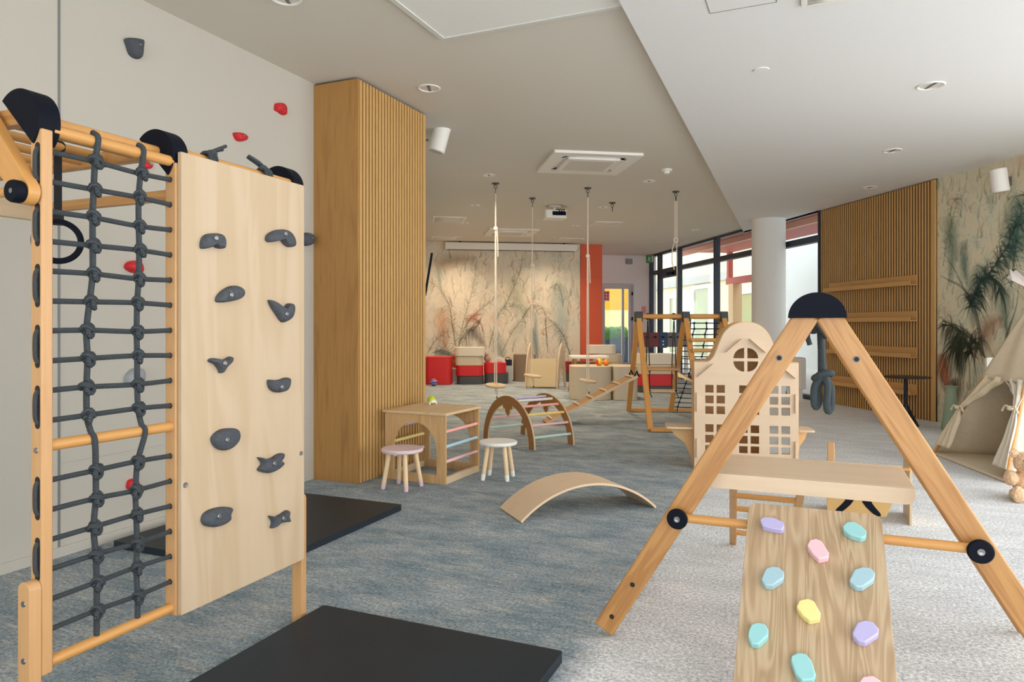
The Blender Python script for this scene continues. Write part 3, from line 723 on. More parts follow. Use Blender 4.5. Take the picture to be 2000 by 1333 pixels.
for kn, dx in ((knotA, 0.137), (knotB, 0.283)):
    ks = sorted(kn)
    pts = [(kn[0][0], 0.004, 1.69), (kn[0][0], -0.018, 1.672)] + [(kn[i][0], -0.006, kn[i][1]) for i in ks[:10]] + [(kn[9][0] + 0.012, -0.004, 0.86), (kn[9][0] + 0.014, -0.018, 0.835)] + [(kn[i][0], -0.006, kn[i][1]) for i in ks[10:]] + [(kn[16][0] + 0.004, 0.0, 0.285)]
    vr = obj('hanging_rope', MB().tube(smooth_path(pts, 5), 0.0080, 8), m_rope, tw)
    kmb = MB().ell((0, 0, 0), (0.011, 0.010, 0.013), 10, 7)
    kmb.tube([(0.012 * cos(t), -0.005 + 0.010 * sin(t), 0.006 + 0.006 * sin(2 * t)) for t in [2 * pi * q / 14 for q in range(14)]], 0.006, 7, closed=True)
    kmb.tube([(0.004 + 0.009 * cos(t), -0.008 + 0.006 * cos(t), -0.004 + 0.012 * sin(t)) for t in [2 * pi * q / 12 for q in range(12)]], 0.006, 7, closed=True)
    k0 = None
    for i in ks:
        if k0 is None: k0 = obj('knot', kmb, m_rope, vr); k = k0
        else: k = k0.copy(); COL.objects.link(k)
        k.scale = (1.2, 1.2, 1.2); k.location = (kn[i][0], -0.004, kn[i][1]); k.rotation_euler = (0, random.uniform(-0.4, 0.4), random.uniform(-0.3, 0.3))
for i0, i1 in ((0, 1), (2, 3), (4, 5), (6, 7), (8, 9), (11, 12), (13, 14)):
    za, zb = zr(i0), zr(i1); fr = FR((-0.0145, -0.006, (za + zb) / 2), (0, 0, 1), ez=(-1, 0, 0)); h = (za - zb) / 2 + 0.013
    so = obj('rope_slot_shade', MB().prism(rrect(-h - 0.004, h + 0.004, -0.0100, 0.0100, 0.0099), -0.002, 0.0008), m_slatback if False else plain('slot_dark', (34, 30, 28), 0.8), tw, fr)  # dark plate on the post paints in the slot's shaded recess
    obj('rope_loop', MB().tube(smooth_path([(-h + 0.01, 0, -0.002), (-h + 0.022, 0.0015, 0.004), (0, 0.0015, 0.0055), (h - 0.022, 0.0015, 0.004), (h - 0.01, 0, -0.002)], 4), 0.0062, 8), m_rope, so)
# dark discs on the middle post paint in the shade of rope holes
for i in A_px: obj('rope_hole_shade', MB().lathe([(0.0, 0), (0.009, 0), (0.009, 0.0012), (0.0, 0.0012)], 12), plain('slot_dark', (34, 30, 28), 0.8), tw, FR((A1 - 0.0152, 0, zr(i)), (0, 1, 0), ez=(-1, 0, 0)))
# plywood boulder panel : frame x up, y along a -> z = up x U = ... towards the wall; so use -a
pfr = FR((0, -0.0235, 0), (0, 0, 1), ey=(1, 0, 0))
zsg = 1 if pfr.to_3x3().col[2].y < 0 else -1     # +1 when local z faces the room
a0, a1 = 0.402, 0.973
pn = obj('boulder_panel', MB().prism([(0.252, a0), (1.693, a0), (1.693, a1), (0.252, a1)], 0, 0.016 * zsg), wood('birch_face', (200, 177, 148), (189, 163, 130), 0.35, 0.5, 0.8, 0.9, 22.0), tw, pfr, 0.002)
hs = [((300, 250, .3), [(312, 783), (315, 730), (335, 700), (370, 688), (420, 688), (448, 705), (460, 740), (455, 783), (430, 785), (410, 780), (395, 765), (370, 765), (350, 783)], (405, 718)),
      ((300, 250, .3), [(735, 730), (745, 695), (790, 668), (850, 662), (890, 685), (915, 730), (915, 770), (880, 775), (850, 755), (830, 725), (800, 725), (760, 745)], (858, 690)),
      ((300, 250, .3), [(412, 1130), (415, 1100), (450, 1060), (500, 1032), (545, 1030), (580, 1055), (580, 1090), (550, 1115), (500, 1130), (440, 1137)], (505, 1088)),
      ((300, 250, .3), [(752, 1122), (775, 1130), (820, 1165), (850, 1175), (875, 1145), (905, 1150), (910, 1190), (895, 1235), (860, 1262), (835, 1262), (800, 1215), (765, 1160)], (865, 1212)),
      ((320, 600, .3), [(296, 345), (320, 333), (370, 342), (400, 340), (430, 323), (442, 335), (430, 360), (390, 400), (370, 432), (360, 410), (335, 375), (300, 357)], (396, 366)),
      ((320, 600, .3), [(683, 475), (720, 478), (760, 472), (795, 460), (815, 468), (812, 510), (790, 545), (745, 557), (705, 545), (685, 515)], (767, 521)),
      ((320, 600, .3), [(313, 870), (325, 835), (370, 800), (430, 790), (470, 795), (487, 825), (480, 870), (440, 915), (390, 935), (340, 915)], (410, 866)),
      ((320, 600, .3), [(615, 980), (660, 990), (700, 985), (740, 960), (775, 953), (770, 975), (755, 1000), (775, 1020), (740, 1055), (690, 1080), (650, 1078), (615, 1060), (640, 1020)], (718, 1020)),
      ((320, 950, .2874), [(262, 225), (275, 190), (320, 160), (390, 143), (450, 145), (458, 160), (445, 190), (445, 225), (410, 255), (350, 278), (290, 272), (265, 250)], (373, 207)),
      ((320, 950, .2874), [(717, 203), (750, 212), (790, 195), (830, 168), (845, 170), (840, 205), (850, 240), (810, 245), (770, 255), (730, 288), (738, 245)], (813, 222))]
hl = ['kidney shaped grey hold with a notch below', 'curved banana shaped grey hold', 'oval grey hold with a pocket', 'hooked grey hold with a pointed tip', 'three pointed grey hold', 'half round grey hold with flat top', 'large egg shaped grey hold', 'fish shaped grey hold', 'long oval grey hold with notched end', 'small four pointed grey hold']
def hold(name, loop, bolt, fr, par, mat, h):
    sl_ = smooth_loop(loop, 44)
    o = obj(name, dome(sl_, h), mat, par, fr, ang=50)
    if bolt:
        obj('bolt', MB().lathe([(0, h * 0.9), (0.0085, h * 0.9), (0.0085, h * 1.12), (0.006, h * 1.18), (0, h * 1.18)], 14, c=(bolt[0], bolt[1], 0)), m_steel, o)
    return o
hfr = FR((0, -0.0235 - 0.016, 0), (1, 0, 0), ey=(0, 0, 1))   # z = x cross z = -y : into the room
for (ox, oy, k), pts, bt, lb in [(q[0], q[1], q[2], hl[i]) for i, q in enumerate(hs)]:
    lp = [tp(ox + x * k, oy + y * k, 0.0395 + 0.008) for x, y in pts]
    hold('climbing_hold', lp, tp(ox + bt[0] * k, oy + bt[1] * k, 0.0395 + 0.03), hfr, tw, m_hold, 0.03)['label'] = lb
for px, py in ((362, 948), (588, 886)):
    a, z = tp(px, py, 0.0395); obj('screw', MB().lathe([(0.0, 0), (0.009, 0), (0.008, 0.003), (0.004, 0.003), (0.0, 0.002)], 14), m_steel, tw, FR((a, -0.0396, z), (1, 0, 0), ey=(0, 0, 1)))
# tie knots on the top rail of the panel
for a_t, sgn_t in ((0.545, 1), (0.80, -1)):
    kb = MB()
    for q in range(3): kb.tube([(a_t + 0.012 * (q - 1), 0.0 + 0.024 * cos(t), 1.700 + 0.024 * sin(t)) for t in [2 * pi * j / 14 for j in range(14)]], 0.007, 7, closed=True)
    kb.ell((a_t + 0.01 * sgn_t, -0.006, 1.725), (0.02, 0.014, 0.012), 10, 7)
    kb.tube(smooth_path([(a_t, -0.004, 1.726), (a_t + 0.03 * sgn_t, -0.004, 1.742), (a_t + 0.075 * sgn_t, 0.0, 1.765 if sgn_t > 0 else 1.755)], 4), 0.006, 7)
    kb.tube(smooth_path([(a_t, 0.004, 1.726), (a_t + 0.03 * sgn_t, 0.006, 1.738), (a_t + 0.07 * sgn_t, 0.01, 1.753)], 4), 0.006, 7)
    obj('rope_tie', kb, m_rope, tw)
# brace with round end and knob on the near post
br = bar('brace', tw, (-0.034, 0.231, 1.765), (-0.034, -0.014, 1.468), 0.066, 0.03, (0, 1, 0), m_dowel, 0.005, r_end=1)
obj('knob', MB().lathe([(0, 0), (0.027, 0), (0.029, 0.004), (0.029, 0.02), (0.026, 0.026), (0.007, 0.026), (0.007, 0.0235), (0, 0.0235)], 26), m_black, tw, FR((-0.0495, 0.004, 1.490), (0, 1, 0), ez=(-1, 0, 0)))
obj('bolt', MB().lathe([(0, 0), (0.0065, 0), (0.0065, 0.002), (0, 0.002)], 12), m_steel, tw, FR((-0.0735, 0.004, 1.490), (0, 1, 0), ez=(-1, 0, 0)))
rod('brace_dowel', tw, (-0.03, 0.05, 1.50), (-0.03, 0.62, 1.505), 0.0125, m_dowel)
obj('side_board', MB().box(-0.45, 0.33, -0.009, 0.009, 1.497, 1.556), m_ply, tw, FR((0, 0.51, 0), (1, 0, 0)), 0.002)

# gymnastic ring hanging from a monkey rung
gr = thing('gymnastic_ring', 'black gymnastic ring on strap hanging inside the rope net tower', 'gymnastic ring', TB + U * 0.246 - V * 0.305 + Vc((0, 0, 1.345)), radians(123))
obj('ring', MB().tube([(0.012 * cos(t) * 0, 0.061 * cos(t), 0.068 + 0.061 * sin(t)) for t in [2 * pi * q / 40 for q in range(40)]], 0.0095, 10, closed=True), m_black, gr)
st = MB().box(-0.0015, 0.0015, -0.011, 0.011, 0.125, 0.345); st.box(-0.006, 0.006, -0.016, 0.016, 0.118, 0.15)
st.tube([(0.0, 0.018 * cos(t), 0.361 + 0.018 * sin(t)) for t in [2 * pi * q / 16 for q in range(16)]], 0.004, 6, closed=True)
obj('strap', st, plain('black_webbing', (22, 22, 26), 0.8), gr)

# holds bolted to the left wall
whs = [('climbing_hold', 'dark grey climbing hold high on the left wall with two finger pockets', m_hold, [(200 + x * .225, 50 + y * .225) for x, y in ((185, 120), (235, 110), (300, 120), (330, 135), (325, 200), (315, 285), (270, 285), (225, 250), (200, 180))], 0.05),
       ('climbing_hold', 'red climbing hold on the left wall nearest the oak clad column', m_redhold, [(200 + x * .225, 50 + y * .225) for x, y in ((1490, 700), (1500, 678), (1545, 675), (1570, 705), (1577, 760), (1570, 780), (1540, 770), (1515, 750), (1490, 735))], 0.045),
       ('climbing_hold', 'red climbing hold on the left wall just above the plywood boulder panel', m_redhold, [(200 + x * .225, 50 + y * .225) for x, y in ((1132, 933), (1190, 935), (1230, 960), (1235, 990), (1200, 1008), (1160, 1000), (1140, 970))], 0.045),
       ('climbing_hold', 'bright red climbing hold on the wall seen through the middle of the rope net', m_redhold, [(242, 519), (250, 511), (268, 511), (274, 530), (260, 534), (245, 527)], 0.05),
       ('climbing_hold', 'grey climbing hold on the wall seen through the lower half of the rope net', plain('pale_resin', (150, 154, 158), 0.6), [(242, 747), (244, 733), (258, 720), (275, 722), (276, 745), (262, 750), (250, 752)], 0.05),
       ('climbing_hold', 'small red climbing hold on the wall lowest behind the rope net', m_redhold, [(246, 948), (250, 938), (262, 936), (268, 950), (260, 958), (248, 956)], 0.04),
       ('climbing_hold', 'red climbing hold on the wall behind the top knots of the rope net', m_redhold, [(274, 323), (281, 317), (292, 320), (290, 330), (278, 330)], 0.04),
       ('climbing_hold', 'dark round climbing hold on the wall beside right edge of the boulder panel', m_hold, [(590, 456), (602, 457), (607, 467), (603, 478), (592, 480), (586, 468)], 0.06)]
for nm_, lb, mt, px, h in whs:
    lp = [wallpt(x, y) for x, y in px]
    fr = FR((frL @ Vc((lp[0][0], lp[0][1], 0))), U, ey=(0, 0, 1)); q = [(p[0] - lp[0][0], p[1] - lp[0][1]) for p in lp]
    o = hold(nm_, q, (sum(p[0] for p in q) / len(q) + 0.004, sum(p[1] for p in q) / len(q) + 0.006), fr, None, mt, h)
    tag(o, lb, 'climbing hold', 'climbing holds on the left wall')

# ================================================================= FLOOR MATS
def floor_mat(lb, corner, l, wd, frame):
    o = obj('gym_mat', MB().prism(rrect(0, l, 0, wd, 0.012), 0, 0.036), m_mat, None, frame, 0.006)
    tag(o, lb, 'mat', 'black gym mats'); return o
floor_mat('flat black gym mat on carpet beside the left wall behind the climbing tower', None, 1.23, 0.98, FR((-1.173, 3.246, 0), U, ey=-V))
mc = FL(632, 1182, 0.036); mc.z = 0
floor_mat('flat black gym mat in the foreground beside the boulder panel', None, 1.35, 1.01, FR(mc - U * 1.35, U, ey=V) if False else FR(mc, -U, ey=V))

# ================================================================= CUBE TABLE, STOOLS, CAR
CT = Vc((-0.4825, 5.07, 0)); cang = atan2(0.423, -0.906)
el = Vc((-0.906, 0.423, 0)); er = Vc((0.423, 0.906, 0)); S_ = 0.53; HT = 0.52
ctb = thing('cube_table', 'wooden climbing cube table with arched sides and pastel rungs beside the oak slatted column', 'table', CT, atan2(er.y, er.x))
# local x = er, local y = el
m_cube = wood('cube_veneer', (206, 168, 118), (172, 130, 82), 1.0, 0.5, 1.1, 0.7)
lpo = [(0, 0), (S_, 0), (S_, HT - 0.02), (0, HT - 0.02)]
ai = [(0.075, 0.065), (0.075, 0.24)] + arc(S_ / 2, 0.24, S_ / 2 - 0.075, pi, 0, 20, ry=0.20) + [(S_ - 0.075, 0.24), (S_ - 0.075, 0.065)]
for x_ in (0.0, S_ - 0.018):
    obj('arch_panel', MB().prism([[(b, a) for a, b in lpo], [(b, a) for a, b in ai][::-1]], 0, 0.018), m_cube, ctb, FR((x_, 0, 0), (0, 0, 1), ey=(0, 1, 0)) if False else FR((x_ + 0.018, 0, 0), (0, 0, 1), ey=(0, 1, 0)), 0.0015)
obj('table_top', MB().box(-0.012, S_ + 0.012, -0.012, S_ + 0.012, HT - 0.02, HT), wood('cube_top', (222, 192, 150), (190, 154, 108), 1.0, 0.5, 1.1, 0.7), ctb, None, 0.003)
for y_ in (0.0, S_ - 0.03): obj('base_rail', MB().box(0.018, S_ - 0.018, y_, y_ + 0.03, 0.0, 0.05), m_ply, ctb, None, 0.002)
pink = plain('pastel_pink', (240, 192, 192), 0.5); coral = plain('pastel_coral', (248, 174, 162), 0.5); blue = plain('pastel_blue', (176, 210, 222), 0.5)
mint = plain('pastel_mint', (196, 224, 214), 0.5); yel = plain('pastel_yellow', (244, 224, 146), 0.5); lav = plain('pastel_lavender', (204, 192, 224), 0.5); pwh = plain('pastel_white', (236, 232, 226), 0.5); amber = plain('pastel_amber', (246, 212, 128), 0.5)
for y_, cols in ((0.018, ((0.38, coral, 'coral pink rung'), (0.27, blue, 'pale blue rung'), (0.16, pink, 'pale pink rung'))), (S_ - 0.018, ((0.38, lav, 'lavender rung'), (0.27, yel, 'yellow rung'), (0.16, pwh, 'white rung')))):
    for z_, mt, lb in cols: rod('rung', ctb, (0.012, y_, z_), (S_ - 0.012, y_, z_), 0.0125, mt, label=lb)

def stool(lb, X, D, r, col, sock, hgt, ang):
    s = thing('stool', lb, 'stool', (X, D, 0), ang, 'children stools by the cube table')
    obj('seat', MB().lathe([(0, hgt - 0.026), (r - 0.006, hgt - 0.026), (r, hgt - 0.018), (r, hgt - 0.006), (r - 0.006, hgt), (0, hgt)], 44), col, s)
    lg = None
    for k in range(4):
        a = k * pi / 2; pt = Vc((cos(a) * r * 0.62, sin(a) * r * 0.62, hgt - 0.026)); pb_ = Vc((cos(a) * r * 0.93, sin(a) * r * 0.93, 0.0)); d = pt - pb_; L = d.length
        fr = FR(pb_, d)
        g = obj('leg', MB().tube([(0.045, 0, 0), (L, 0, 0)], [0.0165, 0.0175], 16), m_lightleg, s, fr)
        obj('leg_tip', MB().tube([(0.0, 0, 0), (0.006, 0, 0), (0.046, 0, 0)], [0.0135, 0.0155, 0.0168], 16), sock, g)
m_lightleg = wood('pine_leg', (236, 208, 168), (220, 186, 140), 1.0, 0.5, 0.7)
stool('round pink topped child stool in front of the cube table', -0.782, 4.985, 0.149, plain('stool_pink', (226, 200, 202), 0.5), plain('sock_pink', (222, 190, 194), 0.5), 0.285, radians(20))
stool('round white topped child stool between the cube table and the rainbow arch climber', -0.105, 5.29, 0.144, plain('stool_white', (234, 230, 222), 0.5), plain('sock_white', (238, 236, 232), 0.5), 0.285, radians(32))

cp = FL(843, 790, HT)
car = thing('toy_car', 'small lime green domed toy car with white front on the cube table', 'toy', (cp.x, cp.y, HT), radians(-60))
cb = MB().ell((0, 0, 0.034), (0.042, 0.034, 0.034), 18, 12); obj('body', cb, plain('lime', (196, 214, 44), 0.35), car)
obj('front', MB().ell((0.026, 0, 0.024), (0.022, 0.028, 0.016), 14, 8), plain('toy_white', (240, 236, 226), 0.4), car)
for x_ in (-0.022, 0.024):
    for y_ in (-0.028, 0.028): obj('wheel', MB().tube([(x_, y_ - 0.006, 0.011), (x_, y_ + 0.006, 0.011)], 0.011, 14), m_white, car)

# ================================================================= BALANCE BOARD
e1_ = Vc((0.93, 0.368, 0)).normalized(); e2_ = Vc((0.368, -0.93, 0)).normalized()
bo = Vc((-0.077, 4.40, 0)); Lb, hb, Wb, tb = 0.93, 0.185, 0.345, 0.014
rad = ((Lb / 2) ** 2 + hb ** 2) / (2 * hb); half = math.asin(Lb / 2 / rad)
lp = [(Lb / 2 + rad * sin(t), hb - rad + rad * cos(t)) for t in [-half + 2 * half * i / 40 for i in range(41)]] + \
     [(Lb / 2 + (rad - tb) * sin(t), hb - rad + (rad - tb) * cos(t)) for t in [half - 2 * half * i / 40 for i in range(41)]]
zmin = min(p[1] for p in lp); lp = [(p[0], p[1] - zmin) for p in lp]
frB = FR(bo, e1_, ey=(0, 0, 1)); zdir = frB.to_3x3().col[2]; sg2 = 1 if zdir.dot(e2_) > 0 else -1
bb = obj('balance_board', MB().prism(lp, 0, Wb * sg2), wood('maple_ply', (228, 202, 170), (212, 180, 142), 0.7, 0.5, 0.8, 0.5), None, frB, 0.003, ang=30)
tag(bb, 'curved plywood balance board arched on the blue grey carpet', 'balance board')

# ================================================================= CLIMBING TRIANGLE (foreground right)
Lf = Vc((0.344, 2.61, 0)); Wt = 1.456; zap = 1.24; DU = 0.62
trg = thing('climbing_triangle', 'large beech climbing triangle with black half moon caps in the right foreground', 'climbing frame', Lf, -TH)
# local x = V, local y = U
for y_ in (0.0, DU):
    for sgx in (0, 1):
        p0 = Vc((0.0 if sgx == 0 else Wt, y_, 0.004)); ap = Vc((Wt / 2, y_, zap)); d = (ap - p0).normalized()
        lg = bar('leg', trg, p0 - d * 0.0 + Vc((0, 0, 0.018)), ap - d * 0.055, 0.078, 0.03, (0, 0, 1), m_beech, 0.006, r_end=0)
        if y_ == 0.0:
            fr3 = FRM[lg.name]; sz = 1 if fr3.col[2].y < 0 else -1; Lg = (ap - p0).length
            for t_ in (0.045, 0.15, 0.83):
                s_o = obj('screw', MB().lathe([(0, 0), (0.009, 0), (0.009, 0.001), (0.0, 0.001)], 14), plain('slot_dark', (34, 30, 28), 0.8), lg, FR((Lg * t_, 0, 0.0152 * sz), (1, 0, 0), ez=(0, 0, sz)))
                if t_ > 0.5: obj('washer', MB().lathe([(0.0075, 0), (0.011, 0), (0.011, 0.0016), (0.0075, 0.0016), (0.0075, 0)], 16), plain('washer_grey', (120, 118, 116), 0.5), s_o)
    lpc = arc(Wt / 2, 1.178, 0.089, 0, pi, 26, ry=0.084)
    obj('apex_cap', MB().prism(lpc, -0.032, 0.032), m_black, trg, FR((0, y_, 0), (1, 0, 0), ey=(0, 0, 1)), 0.004)
rod('apex_rail', trg, (Wt / 2, 0.02, 1.19), (Wt / 2, DU - 0.02, 1.19), 0.017, m_dowel)
for sgx in (0, 1):
    for t_ in (0.1, 0.22, 0.34, 0.46, 0.58, 0.70):
        x_ = (Wt / 2) * t_ if sgx == 0 else Wt - (Wt / 2) * t_
        rod('rung', trg, (x_, 0.0, zap * t_), (x_, DU, zap * t_), 0.0145, m_dowel)
zk = 0.475; tk = zk / zap
rod('cross_rail', trg, (tk * Wt / 2 - 0.035, -0.032, zk), (Wt - tk * Wt / 2 + 0.035, -0.032, zk), 0.0155, m_dowel)
for x_ in (tk * Wt / 2, Wt - tk * Wt / 2):
    kk = obj('knob', MB().lathe([(0, 0), (0.034, 0), (0.036, 0.004), (0.036, 0.010), (0.032, 0.014), (0, 0.014)], 28), m_black, trg, FR((x_, -0.048, zk), (1, 0, 0), ez=(0, -1, 0)))
    obj('bolt', MB().lathe([(0, 0.0142), (0.011, 0.0142), (0.010, 0.017), (0.004, 0.017), (0, 0.0155)], 16), m_steel, kk)
# platform across the rungs
frp = FR((0, 0, 0), (1, 0, 0), ey=(0, 0, 1))
zp = 0.616
pf = thing('platform_board', 'pale plywood platform board lying across the inside of the climbing triangle', 'board', Lf, -TH)
ia = (Vc((0.718, 2.554, 0)) - Lf); ux, uy = ia.dot(V), ia.dot(U)
wp = 0.66; m_plat = wood('platform_ply', (224, 202, 174), (210, 184, 152), 0.7, 0.5, 0.7, 0.6)
lp = [(0.0, 0.0), (wp, 0.0)] + [(wp, -0.022)] + arc(wp - 0.03, -0.024, 0.03, 0, -pi / 2, 6)[0:] + arc(0.02, -0.036, 0.018, -pi / 2, -pi, 5)
obj('apron', MB().prism(lp, -0.016, 0.0), m_plat, pf, FR((ux, uy, zp), (1, 0, 0), ey=(0, 0, 1)), 0.002)
obj('apron', MB().prism(lp, -0.016, 0.0), m_plat, pf, FR((ux, uy + 0.40, zp), (1, 0, 0), ey=(0, 0, 1)), 0.002)
obj('deck', MB().box(0, wp, 0.017, 0.384, -0.016, 0.0), m_plat, pf, FR((ux, uy, zp), (1, 0, 0)), 0.002)

# ladder leaning on the far side of the platform
tl = Vc((0.905, 3.02, 0.585)); bl = Vc((1.138, 3.70, 0.0)); tl += V * 0.05; bl += V * 0.03
ld = thing('ladder', 'small wooden ladder leaning on the far side of the plywood platform', 'ladder', bl, -TH)
dl = Vc(((tl - bl).dot(V), (tl - bl).dot(U), tl.z)); wl_ = 0.285
for x_ in (0, wl_): bar('rail', ld, (x_, 0, 0.008), (x_ + dl.x, dl.y, dl.z), 0.034, 0.022, (1, 0, 0), m_beechl, 0.003)
for t_ in (0.17, 0.47, 0.62, 0.8, 0.95): rod('rung', ld, (dl.x * t_, dl.y * t_, dl.z * t_), (wl_ + dl.x * t_, dl.y * t_, dl.z * t_), 0.013, m_dowel)

# climbing ramp with pastel stones
u3 = Vc((0, 0, 1)); al = radians(35.4)
dd = (-U * cos(al) - u3 * sin(al)).normalized(); nr = V.cross(dd); nr = nr if nr.z > 0 else -nr
k_ = Lf + V * (tk * Wt / 2) - U * 0.032 + u3 * zk
P0r = k_ + nr * 0.0165 + nr * 0.02     # top surface of the board where it rests on the rail
def rpn(px, py, up=0.0):
    q = hit(px, py, P0r + nr * up, nr) - P0r; return q.dot(dd), q.dot(V)
tlx, tly = rpn(1463, 982); trx, try_ = rpn(1722, 1010)
y0r, y1r = tly, try_ ; xt = min(tlx, trx); xb = (P0r.z - 0.012) / sin(al)
frP = FR(P0r, dd, ey=V); zs_ = 1 if frP.to_3x3().col[2].dot(nr) > 0 else -1
rmp = thing('climbing_ramp', 'ash wood climbing ramp with pastel stones leaning on the triangle cross rail', 'ramp', frame=frP)
lp = rrect(xt, xb, y0r, y1r, 0.03)
obj('board', MB().prism(lp, -0.02 * zs_, 0), m_ash, rmp, None, 0.003)
obj('hook_cleat', MB().box(0.03, 0.07, y0r + 0.03, y1r - 0.03, -0.045 * zs_, -0.0205 * zs_), m_beech, rmp, None, 0.003)
st_cols = {'purple': (186, 178, 220), 'teal': (152, 206, 206), 'pink': (238, 194, 202), 'blue': (164, 196, 206), 'yellow': (240, 226, 150)}
stones = [('purple', 'purple stone at the top of the ramp', [(232, 455), (250, 440), (310, 445), (362, 470), (365, 495), (350, 512), (300, 505), (245, 490)]),
          ('teal', 'teal stone at the top right', [(677, 490), (700, 468), (740, 465), (775, 485), (808, 515), (805, 545), (780, 557), (720, 540), (685, 515)]),
          ('pink', 'pink stone below the top row', [(488, 590), (500, 565), (535, 558), (565, 570), (605, 635), (600, 660), (550, 670), (520, 645), (492, 610)]),
          ('blue', 'pale blue stone on the left', [(240, 770), (262, 720), (300, 707), (335, 712), (365, 740), (358, 775), (300, 812), (260, 810), (243, 790)]),
          ('blue', 'pale blue stone on the right', [(715, 775), (740, 725), (790, 710), (830, 715), (855, 745), (845, 780), (785, 820), (750, 818), (718, 795)]),
          ('yellow', 'yellow stone', [(430, 920), (445, 890), (490, 880), (525, 895), (560, 960), (555, 990), (500, 1000), (465, 975), (435, 940)]),
          ('teal', 'teal stone on the left', [(172, 1050), (185, 1020), (220, 1010), (260, 1018), (278, 1050), (275, 1085), (225, 1130), (185, 1125), (170, 1100)]),
          ('purple', 'purple stone low on the right', [(730, 1060), (755, 1010), (800, 997), (840, 1005), (875, 1045), (870, 1075), (800, 1120), (760, 1110), (735, 1085)]),
          ('teal', 'long teal stone low in the middle', [(398, 1220), (405, 1185), (440, 1172), (480, 1178), (510, 1215), (535, 1290), (520, 1320), (460, 1325), (425, 1290)]),
          ('pink', 'pink stone lowest on the right', [(768, 1330), (790, 1300), (840, 1295), (885, 1325), (900, 1370), (850, 1400), (790, 1390)])]
for cn, lb, pts in stones:
    lq = [rpn(1400 + x * .3623, 850 + y * .3623, 0.024) for x, y in pts]; cxx = sum(p[0] for p in lq) / len(lq); cyy = sum(p[1] for p in lq) / len(lq)
    lq = [(p[0] - cxx, p[1] - cyy) for p in lq]
    obj('climbing_stone', MB().prism(lq, 0, 0.024 * zs_), plain('stone_' + cn, st_cols[cn], 0.5), rmp, FR((cxx, cyy, 0.0003 * zs_), (1, 0, 0)), 0.004, 3, ang=20)['label'] = lb

# knotted rope under the apex
hr = thing('climbing_rope', 'dark knotted hanging rope with looped end under the triangle apex', 'rope', Lf + V * (Wt / 2) + U * 0.14 + u3 * 0.85, -TH)
m_rope2 = rope_mat('teal_rope', (30, 40, 46), (74, 86, 90))
zb0 = 0.85
def hz(z): return z - zb0
rb = MB()
for q in range(3): rb.tube([(0.024 * cos(t), 0.014 * (q - 1), hz(1.19) + 0.028 * sin(t)) for t in [2 * pi * j / 16 for j in range(16)]], 0.009, 8, closed=True)
rb.ell((-0.012, -0.012, hz(1.145)), (0.024, 0.018, 0.022), 10, 7)
rb.tube(smooth_path([(-0.02, -0.015, hz(1.15)), (-0.03, -0.02, hz(1.12)), (-0.022, -0.02, hz(1.085))], 5), 0.0085, 8)
rb.tube(smooth_path([(-0.012, -0.018, hz(1.16)), (0.012, -0.03, hz(1.135)), (0.03, -0.026, hz(1.11))], 5), 0.0085, 8)
rb.tube(smooth_path([(0.012, 0, hz(1.165)), (0.014, -0.005, hz(1.10)), (0.018, -0.004, hz(1.02)), (0.02, 0, hz(0.985))], 6), 0.0125, 10)
obj('hanging_cord', rb, m_rope2, hr)
kb = MB().ell((0.02, 0, hz(0.975)), (0.026, 0.02, 0.022), 12, 8)
kb.tube([(0.02 + 0.028 * cos(t), -0.006 + 0.018 * sin(t), hz(0.978) + 0.012 * cos(t + 0.6)) for t in [2 * pi * j / 18 for j in range(18)]], 0.0115, 8, closed=True)
obj('knot', kb, m_rope2, hr)
lo = MB()
for x_, zb_ in ((-0.002, 0.868), (0.038, 0.855)):
    lo.tube(smooth_path([(0.015 + x_ * 0.3, -0.01, hz(0.972)), (x_ - 0.004, -0.014, hz(0.94)), (x_ - 0.006, -0.012, hz(zb_ + 0.02)), (x_, -0.004, hz(zb_)), (x_ + 0.008, 0.006, hz(zb_ + 0.02)), (x_ + 0.006, 0.012, hz(0.94)), (0.02, 0.008, hz(0.972))], 6), 0.0125, 10)
obj('loop_end', lo, m_rope2, hr)

# ================================================================= TOY TROLLEY behind the platform
m_shaded = wood('shaded_ply', (206, 168, 104), (184, 142, 80), 0.8, 0.5, 0.8)  # darker ply tone, shade painted into the trolley's front panel
tc = P(1620, 905, 4.2); tc.z = 0
tro = thing('toy_trolley', 'low wooden toy trolley with black chevrons and rounded sides behind the climbing ramp', 'toy', tc, -TH)
lpS = [(0.0, 0.0), (0.30, 0.0), (0.30, 0.34)] + arc(0.22, 0.36, 0.08, 0, pi / 2, 6) + arc(0.06, 0.38, 0.06, pi / 2, pi, 6)
obj('handle_post', MB().box(-0.012, 0.028, -0.012, 0.012, 0.0, 0.455), m_beechl, tro, None, 0.004)
obj('side_panel', MB().prism(lpS, 0, 0.014), m_ply, tro, FR((0.42, 0.0, 0.0), (0, 1, 0), ey=(0, 0, 1)), 0.002)
obj('side_panel', MB().prism([(0.0, 0.0), (0.28, 0.0), (0.28, 0.2), (0.0, 0.2)], 0, 0.014), m_ply, tro, FR((0.0, 0.02, 0.0), (0, 1, 0), ey=(0, 0, 1)), 0.002)
rod('rail', tro, (0.0, 0.0, 0.322), (0.425, 0.0, 0.322), 0.011, m_dowel)
frT = FR((-0.015, -0.06, 0.05), (1, 0, 0), ey=(0, 0.35, 1))
fp_ = obj('front_panel', MB().prism([(0, 0), (0.31, 0), (0.395, 0.20), (0, 0.20)], 0, 0.012), m_shaded, tro, frT, 0.002)
cv = MB()
